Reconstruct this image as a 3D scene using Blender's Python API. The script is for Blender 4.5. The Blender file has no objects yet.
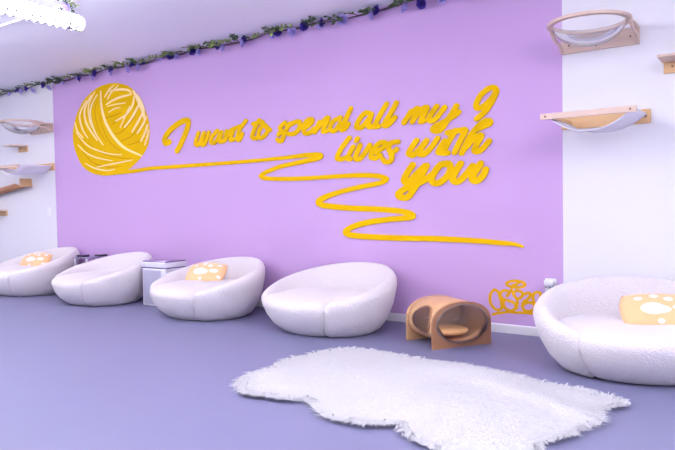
import bpy, bmesh, math, random
from mathutils import Vector, Matrix
from math import sin, cos, pi, radians as rad
random.seed(7)
sc = bpy.context.scene
C = sc.collection

# ---------------- camera, world, lights, exposure ----------------
H = 2.912                                   # ceiling height
cd = bpy.data.cameras.new('camera'); cam = bpy.data.objects.new('camera', cd); C.objects.link(cam)
cd.sensor_width = 36.0; cd.lens = 640 * 36.0 / 675.0; cd.clip_start = 0.05
_y, _p, _r = rad(35.486), rad(-1.897), rad(-0.973)
fwd = Vector((-sin(_y)*cos(_p), cos(_y)*cos(_p), sin(_p)))
rt0 = Vector((cos(_y), sin(_y), 0)); up0 = rt0.cross(fwd)
rt = rt0*cos(_r) + up0*sin(_r); up = -rt0*sin(_r) + up0*cos(_r)
mw = Matrix((rt, up, -fwd)).transposed().to_4x4(); mw.translation = Vector((0, -5.132, 1.1))
cam.matrix_world = mw
sc.camera = cam

vs = sc.view_settings
vs.view_transform = 'Standard'; vs.look = 'None'; vs.gamma = 1.0; vs.use_curve_mapping = False
vs.exposure = 0.26
wd = bpy.data.worlds.new('daylight'); sc.world = wd; wd.use_nodes = True
bg = wd.node_tree.nodes['Background']; bg.inputs[0].default_value = (0.93, 0.93, 1.0, 1); bg.inputs[1].default_value = 1.0

LAMP_X = (-9.85, -7.3, -4.75, -2.2, 0.35, 2.9)
LAMP_W = 6.0
for i, lx in enumerate(LAMP_X):
    ld = bpy.data.lights.new('tube_light', 'AREA'); ld.shape = 'RECTANGLE'; ld.size = 0.10; ld.size_y = 2.4
    ld.energy = LAMP_W; ld.color = (1.0, 0.965, 1.0)
    lo = bpy.data.objects.new('tube_light', ld); C.objects.link(lo); lo.location = (lx, -3.25, H - 0.40)

# ---------------- helpers ----------------
def lin(c):
    return tuple(((x/255)/12.92 if x/255 <= .04045 else ((x/255+.055)/1.055)**2.4) for x in c) + (1.0,)
def mat(name, rgb, rough=.6, metal=0, bump=None, spec=.5, var=0, vscale=8, sheen=0, coat=0):
    m = bpy.data.materials.new(name); m.use_nodes = True
    nt = m.node_tree; b = nt.nodes['Principled BSDF']
    b.inputs['Base Color'].default_value = lin(rgb); b.inputs['Roughness'].default_value = rough
    b.inputs['Metallic'].default_value = metal; b.inputs['Specular IOR Level'].default_value = spec
    if sheen: b.inputs['Sheen Weight'].default_value = sheen
    if coat: b.inputs['Coat Weight'].default_value = coat
    tc = nt.nodes.new('ShaderNodeTexCoord')
    if var:
        n = nt.nodes.new('ShaderNodeTexNoise'); n.inputs['Scale'].default_value = vscale; n.inputs['Detail'].default_value = 4
        nt.links.new(tc.outputs['Object'], n.inputs['Vector'])
        mx = nt.nodes.new('ShaderNodeMix'); mx.data_type = 'RGBA'
        c = lin(rgb); mx.inputs[6].default_value = tuple(x*(1-var) for x in c[:3])+(1,); mx.inputs[7].default_value = tuple(min(1, x*(1+var)) for x in c[:3])+(1,)
        nt.links.new(n.outputs[0], mx.inputs[0]); nt.links.new(mx.outputs[2], b.inputs['Base Color'])
    if bump:
        n = nt.nodes.new('ShaderNodeTexNoise'); n.inputs['Scale'].default_value = bump[0]; n.inputs['Detail'].default_value = 3
        nt.links.new(tc.outputs['Object'], n.inputs['Vector'])
        bp = nt.nodes.new('ShaderNodeBump'); bp.inputs['Strength'].default_value = bump[1]; bp.inputs['Distance'].default_value = bump[2]
        nt.links.new(n.outputs[0], bp.inputs['Height']); nt.links.new(bp.outputs[0], b.inputs['Normal'])
    return m
def wood(name, a, b_, scale=(2, 22, 22), rough=.5):
    m = bpy.data.materials.new(name); m.use_nodes = True; nt = m.node_tree; b = nt.nodes['Principled BSDF']
    tc = nt.nodes.new('ShaderNodeTexCoord'); mp = nt.nodes.new('ShaderNodeMapping'); mp.inputs['Scale'].default_value = scale
    n = nt.nodes.new('ShaderNodeTexNoise'); n.inputs['Scale'].default_value = 2.2; n.inputs['Detail'].default_value = 5
    mx = nt.nodes.new('ShaderNodeMix'); mx.data_type = 'RGBA'; mx.inputs[6].default_value = lin(a); mx.inputs[7].default_value = lin(b_)
    nt.links.new(tc.outputs['Object'], mp.inputs[0]); nt.links.new(mp.outputs[0], n.inputs['Vector'])
    nt.links.new(n.outputs[0], mx.inputs[0]); nt.links.new(mx.outputs[2], b.inputs['Base Color'])
    b.inputs['Roughness'].default_value = rough
    return m
def clear(name, tint=(1, 1, 1, 1), haze=.06, gloss=1.0):
    m = bpy.data.materials.new(name); m.use_nodes = True; nt = m.node_tree; nt.nodes.remove(nt.nodes['Principled BSDF'])
    out = nt.nodes['Material Output']
    tr = nt.nodes.new('ShaderNodeBsdfTransparent'); tr.inputs[0].default_value = tint
    gl = nt.nodes.new('ShaderNodeBsdfGlossy'); gl.inputs['Roughness'].default_value = .03
    df = nt.nodes.new('ShaderNodeBsdfDiffuse'); df.inputs[0].default_value = (.9, .88, .95, 1)
    fr = nt.nodes.new('ShaderNodeFresnel'); fr.inputs[0].default_value = 1.4
    ml = nt.nodes.new('ShaderNodeMath'); ml.operation = 'MULTIPLY'; ml.inputs[1].default_value = gloss
    m1 = nt.nodes.new('ShaderNodeMixShader'); m2 = nt.nodes.new('ShaderNodeMixShader')
    m1.inputs[0].default_value = haze
    nt.links.new(tr.outputs[0], m1.inputs[1]); nt.links.new(df.outputs[0], m1.inputs[2])
    nt.links.new(fr.outputs[0], ml.inputs[0]); nt.links.new(ml.outputs[0], m2.inputs[0])
    nt.links.new(m1.outputs[0], m2.inputs[1]); nt.links.new(gl.outputs[0], m2.inputs[2])
    nt.links.new(m2.outputs[0], out.inputs[0])
    return m
class MB:
    def __init__(s): s.v = []; s.f = []; s.m = []
    def add(s, vs, fs, mi=0):
        o = len(s.v); s.v += [tuple(v) for v in vs]; s.f += [tuple(i+o for i in f) for f in fs]; s.m += [mi]*len(fs)
    def box(s, x0, x1, y0, y1, z0, z1, mi=0):
        s.add([(x0,y0,z0),(x1,y0,z0),(x1,y1,z0),(x0,y1,z0),(x0,y0,z1),(x1,y0,z1),(x1,y1,z1),(x0,y1,z1)],
              [(0,3,2,1),(4,5,6,7),(0,1,5,4),(1,2,6,5),(2,3,7,6),(3,0,4,7)], mi)
    def prism(s, poly, axis, a, b, mi=0):
        n = len(poly)
        def P(p, t): return {0: (t, p[0], p[1]), 1: (p[0], t, p[1]), 2: (p[0], p[1], t)}[axis]
        s.add([P(p, a) for p in poly] + [P(p, b) for p in poly],
              [tuple(range(n))[::-1], tuple(range(n, 2*n))] + [(i, (i+1) % n, n+(i+1) % n, n+i) for i in range(n)], mi)
    def tube(s, pts, r, n=8, caps=True, mi=0):
        pts = [Vector(p) for p in pts]; rs = r if isinstance(r, (list, tuple)) else [r]*len(pts)
        vs = []; fs = []; ref = Vector((0, 0, 1))
        for i, p in enumerate(pts):
            d = (pts[min(i+1, len(pts)-1)] - pts[max(i-1, 0)]).normalized()
            if abs(d.dot(ref)) > .98: ref = Vector((1, .1, 0))
            a = d.cross(ref).normalized(); b = a.cross(d)
            for k in range(n):
                t = 2*pi*k/n; vs.append(p + (a*cos(t) + b*sin(t))*rs[i])
        for i in range(len(pts)-1):
            for k in range(n): fs.append((i*n+k, i*n+(k+1) % n, (i+1)*n+(k+1) % n, (i+1)*n+k))
        if caps: fs += [tuple(range(n)), tuple(range((len(pts)-1)*n, len(pts)*n))[::-1]]
        s.add(vs, fs, mi)
    def grid(s, rows, closed=False, mi=0):        # rows of equal length
        n = len(rows[0]); vs = [v for r in rows for v in r]; fs = []
        for i in range(len(rows)-1):
            for k in range(n if closed else n-1): fs.append((i*n+k, i*n+(k+1) % n, (i+1)*n+(k+1) % n, (i+1)*n+k))
        s.add(vs, fs, mi)
    def build(s, name, mats, parent=None, smooth=False, loc=None, bevel=0, fixn=True):
        me = bpy.data.meshes.new(name); me.from_pydata(s.v, [], s.f); 
        for m in (mats if isinstance(mats, (list, tuple)) else [mats]): me.materials.append(m)
        for p, mi in zip(me.polygons, s.m): p.material_index = mi; p.use_smooth = smooth
        if fixn:
            bm = bmesh.new(); bm.from_mesh(me); bmesh.ops.recalc_face_normals(bm, faces=bm.faces); bm.to_mesh(me); bm.free()
        me.update()
        o = bpy.data.objects.new(name, me); C.objects.link(o)
        if parent: o.parent = parent
        if loc: o.location = loc
        if bevel:
            b = o.modifiers.new('bevel', 'BEVEL'); b.width = bevel; b.segments = 2; b.limit_method = 'ANGLE'
        return o
def tag(o, label, cat=None, group=None, kind=None):
    if label: o['label'] = label
    if cat: o['category'] = cat
    if group: o['group'] = group
    if kind: o['kind'] = kind
    return o
def thing(name, loc=(0,0,0), rz=0):
    o = bpy.data.objects.new(name, None); C.objects.link(o); o.location = loc; o.rotation_euler = (0, 0, rz); o.empty_display_size = .1
    return o
def children(o): return [c for c in list(C.objects) if c.parent == o]
def copy_tree(o, parent=None):
    kids = children(o)
    c = o.copy(); C.objects.link(c)
    if parent: c.parent = parent
    for k in kids: copy_tree(k, c)
    return c

WHITE = mat('white_wall_paint', (232, 230, 238), .7, bump=(60, .05, .002))
LILAC = mat('lilac_wall_paint', (197, 161, 214), .65, bump=(60, .05, .002), var=.015, vscale=1.5)
CEIL = mat('white_ceiling_paint', (240, 243, 252), .8)
FLOOR = mat('grey_lavender_floor', (114, 114, 148), .45, bump=(3, .02, .01), var=.03, vscale=2.5)
TRIM = mat('white_trim', (236, 234, 240), .4)
YEL = mat('yellow_paint', (226, 180, 0), .8, spec=.1)
CREAM = mat('cream_paint', (252, 222, 160), .6)
DEEPY = mat('ochre_paint', (206, 152, 0), .8, spec=.1)
TAGY = mat('ochre_spray_paint', (216, 160, 16), .8, spec=.1)
BOUCLE = mat('white_boucle', (230, 223, 229), .95, bump=(85, .9, .016), spec=.15, sheen=.3)
BIRCH = wood('pale_birch', (220, 198, 186), (204, 174, 160))
BEECH = wood('orange_beech', (222, 184, 140), (208, 164, 116))
TANPLY = wood('tan_plywood', (224, 180, 138), (204, 156, 112), (3, 3, 26))
BROWNPLY = wood('brown_plywood', (172, 122, 90), (152, 104, 76), (18, 3, 3))
SCREW = mat('dark_screw', (110, 80, 60), .4, .6)
ACRYLIC = clear('clear_acrylic', haze=.03)
ACRYLIC2 = clear('milky_acrylic', haze=.16)
CANVAS = mat('white_canvas', (226, 224, 238), .85, bump=(200, .1, .002))
PLASTIC = mat('white_plastic', (238, 238, 242), .35)
DARK = mat('dark_slot', (30, 26, 34), .5)
SILVER = mat('silver_panel', (190, 188, 210), .35, .35)
SILVER2 = mat('pale_silver', (226, 224, 236), .35, .15)
PLUM = mat('dark_plum_gloss', (92, 70, 140), .15, 0, coat=.6)
BLACK = mat('black_plastic', (40, 36, 52), .4)
STEM = mat('brown_vine', (70, 58, 60), .8)
LEAF = mat('green_leaf', (62, 88, 52), .6, var=.25, vscale=30)
LEAF2 = mat('light_green_leaf', (120, 142, 78), .6, var=.2, vscale=30)
PURPLE = mat('deep_purple_petal', (62, 38, 150), .7, var=.2, vscale=40)
PALE = mat('pale_lavender_petal', (176, 160, 226), .7, var=.1, vscale=40)
RIB = mat('smoky_rib', (74, 72, 90), .4)
FUR = mat('white_fur', (248, 246, 250), .9, spec=.1)
def soft_fur():
    m = bpy.data.materials.new('white_fur_strands'); m.use_nodes = True; nt = m.node_tree; nt.nodes.remove(nt.nodes['Principled BSDF'])
    d = nt.nodes.new('ShaderNodeBsdfDiffuse'); t = nt.nodes.new('ShaderNodeBsdfTranslucent'); mx = nt.nodes.new('ShaderNodeMixShader'); mx.inputs[0].default_value = .4
    for n in (d, t): n.inputs[0].default_value = (.84, .83, .86, 1)
    nt.links.new(d.outputs[0], mx.inputs[1]); nt.links.new(t.outputs[0], mx.inputs[2]); nt.links.new(mx.outputs[0], nt.nodes['Material Output'].inputs[0])
    return m
STRAND = soft_fur()

def emit(name, rgb, st):
    m = bpy.data.materials.new(name); m.use_nodes = True; b = m.node_tree.nodes['Principled BSDF']
    b.inputs['Base Color'].default_value = lin(rgb); b.inputs['Emission Color'].default_value = lin(rgb); b.inputs['Emission Strength'].default_value = st
    return m
GLOW = emit('lit_tube', (255, 252, 255), 80.0)

# ---------------- the room ----------------
X0, X1, YF = -12.5, 4.2, -9.0
ML, MR = -8.597, -1.477
def struct(o): o['kind'] = 'structure'; return o
b = MB()
for x0, x1, mi in ((X0, ML, 0), (ML, MR, 1), (MR, X1, 0)):
    b.add([(x0,0,0),(x1,0,0),(x1,0,H),(x0,0,H)], [(0,1,2,3)], mi)
b.box(X0, X1, 0.002, .12, 0, H, 0)
struct(b.build('wall_back', [WHITE, LILAC], fixn=False))
b = MB(); b.box(X0-.12, X1+.12, YF, .12, -.1, 0); struct(b.build('floor', FLOOR))
b = MB(); b.box(X0-.12, X1+.12, YF, .12, H, H+.1); struct(b.build('ceiling', CEIL))
b = MB(); b.box(X0-.12, X0, YF, 0, 0, H); struct(b.build('wall_left', WHITE))
b = MB(); b.box(X1, X1+.12, YF, 0, 0, H); struct(b.build('wall_right', WHITE))
b = MB(); b.prism([(0,0),(-.014,0),(-.014,.066),(-.008,.074),(0,.074)], 0, X0, X1); struct(b.build('baseboard_back', TRIM))
b = MB(); b.tube([(X0+.02,-1.86,H-.012),(X1-.02,-1.86,H-.012)], .013, 8); struct(b.build('trim_1', TRIM, smooth=True))

# ---------------- ceiling lamps ----------------
def make_lamp():
    t = thing('tube_lamp', (-4.75, -2.03, 2.605))
    b = MB(); b.tube([(0,-.04,.024),(0,-2.40,.024)], .03, 16); b.build('lit_tube', GLOW, t, smooth=True)
    b = MB(); b.box(-.009, .009, -2.42, -.02, .054, .068); b.build('housing', PLASTIC, t, bevel=.004)
    b = MB()
    for i in range(38):
        y = -.07 - i*.0625
        b.tube([(.07*cos(2*pi*k/20), y, .07*sin(2*pi*k/20)) for k in range(21)], .005, 5)
    b.build('louvre', RIB, t, smooth=True)
    b = MB(); b.grid([[(.062*cos(2*pi*k/24), y, .062*sin(2*pi*k/24)) for k in range(24)] for y in (-.01, -2.43)], closed=True); b.build('clear_sleeve', ACRYLIC, t, smooth=True)
    for y in (-.005, -2.435):
        b = MB(); b.grid([[(r*cos(2*pi*k/24), y+d, r*sin(2*pi*k/24)) for k in range(24)] for r, d in ((.0,.012),(.05,.012),(.066,.0),(.066,-.03))], closed=True); b.build('end_cap', ACRYLIC2, t, smooth=True)
    for y in (-.9, -2.2):
        b = MB(); b.tube([(0,y,.06),(0,y,H-2.605)], .003, 6); b.build('hanging_wire', PLASTIC, t)
    return tag(t, 'long lit tube lamp hanging under the ceiling above the left end', 'ceiling lamp')
lamp = make_lamp()
for lx in LAMP_X:
    if abs(lx + 4.75) < .1: continue
    c = copy_tree(lamp); c.location.x = lx
    tag(c, 'long lit tube lamp out of view overhead at the same spacing', 'ceiling lamp', 'ceiling tube lamps beyond the frame')
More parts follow.
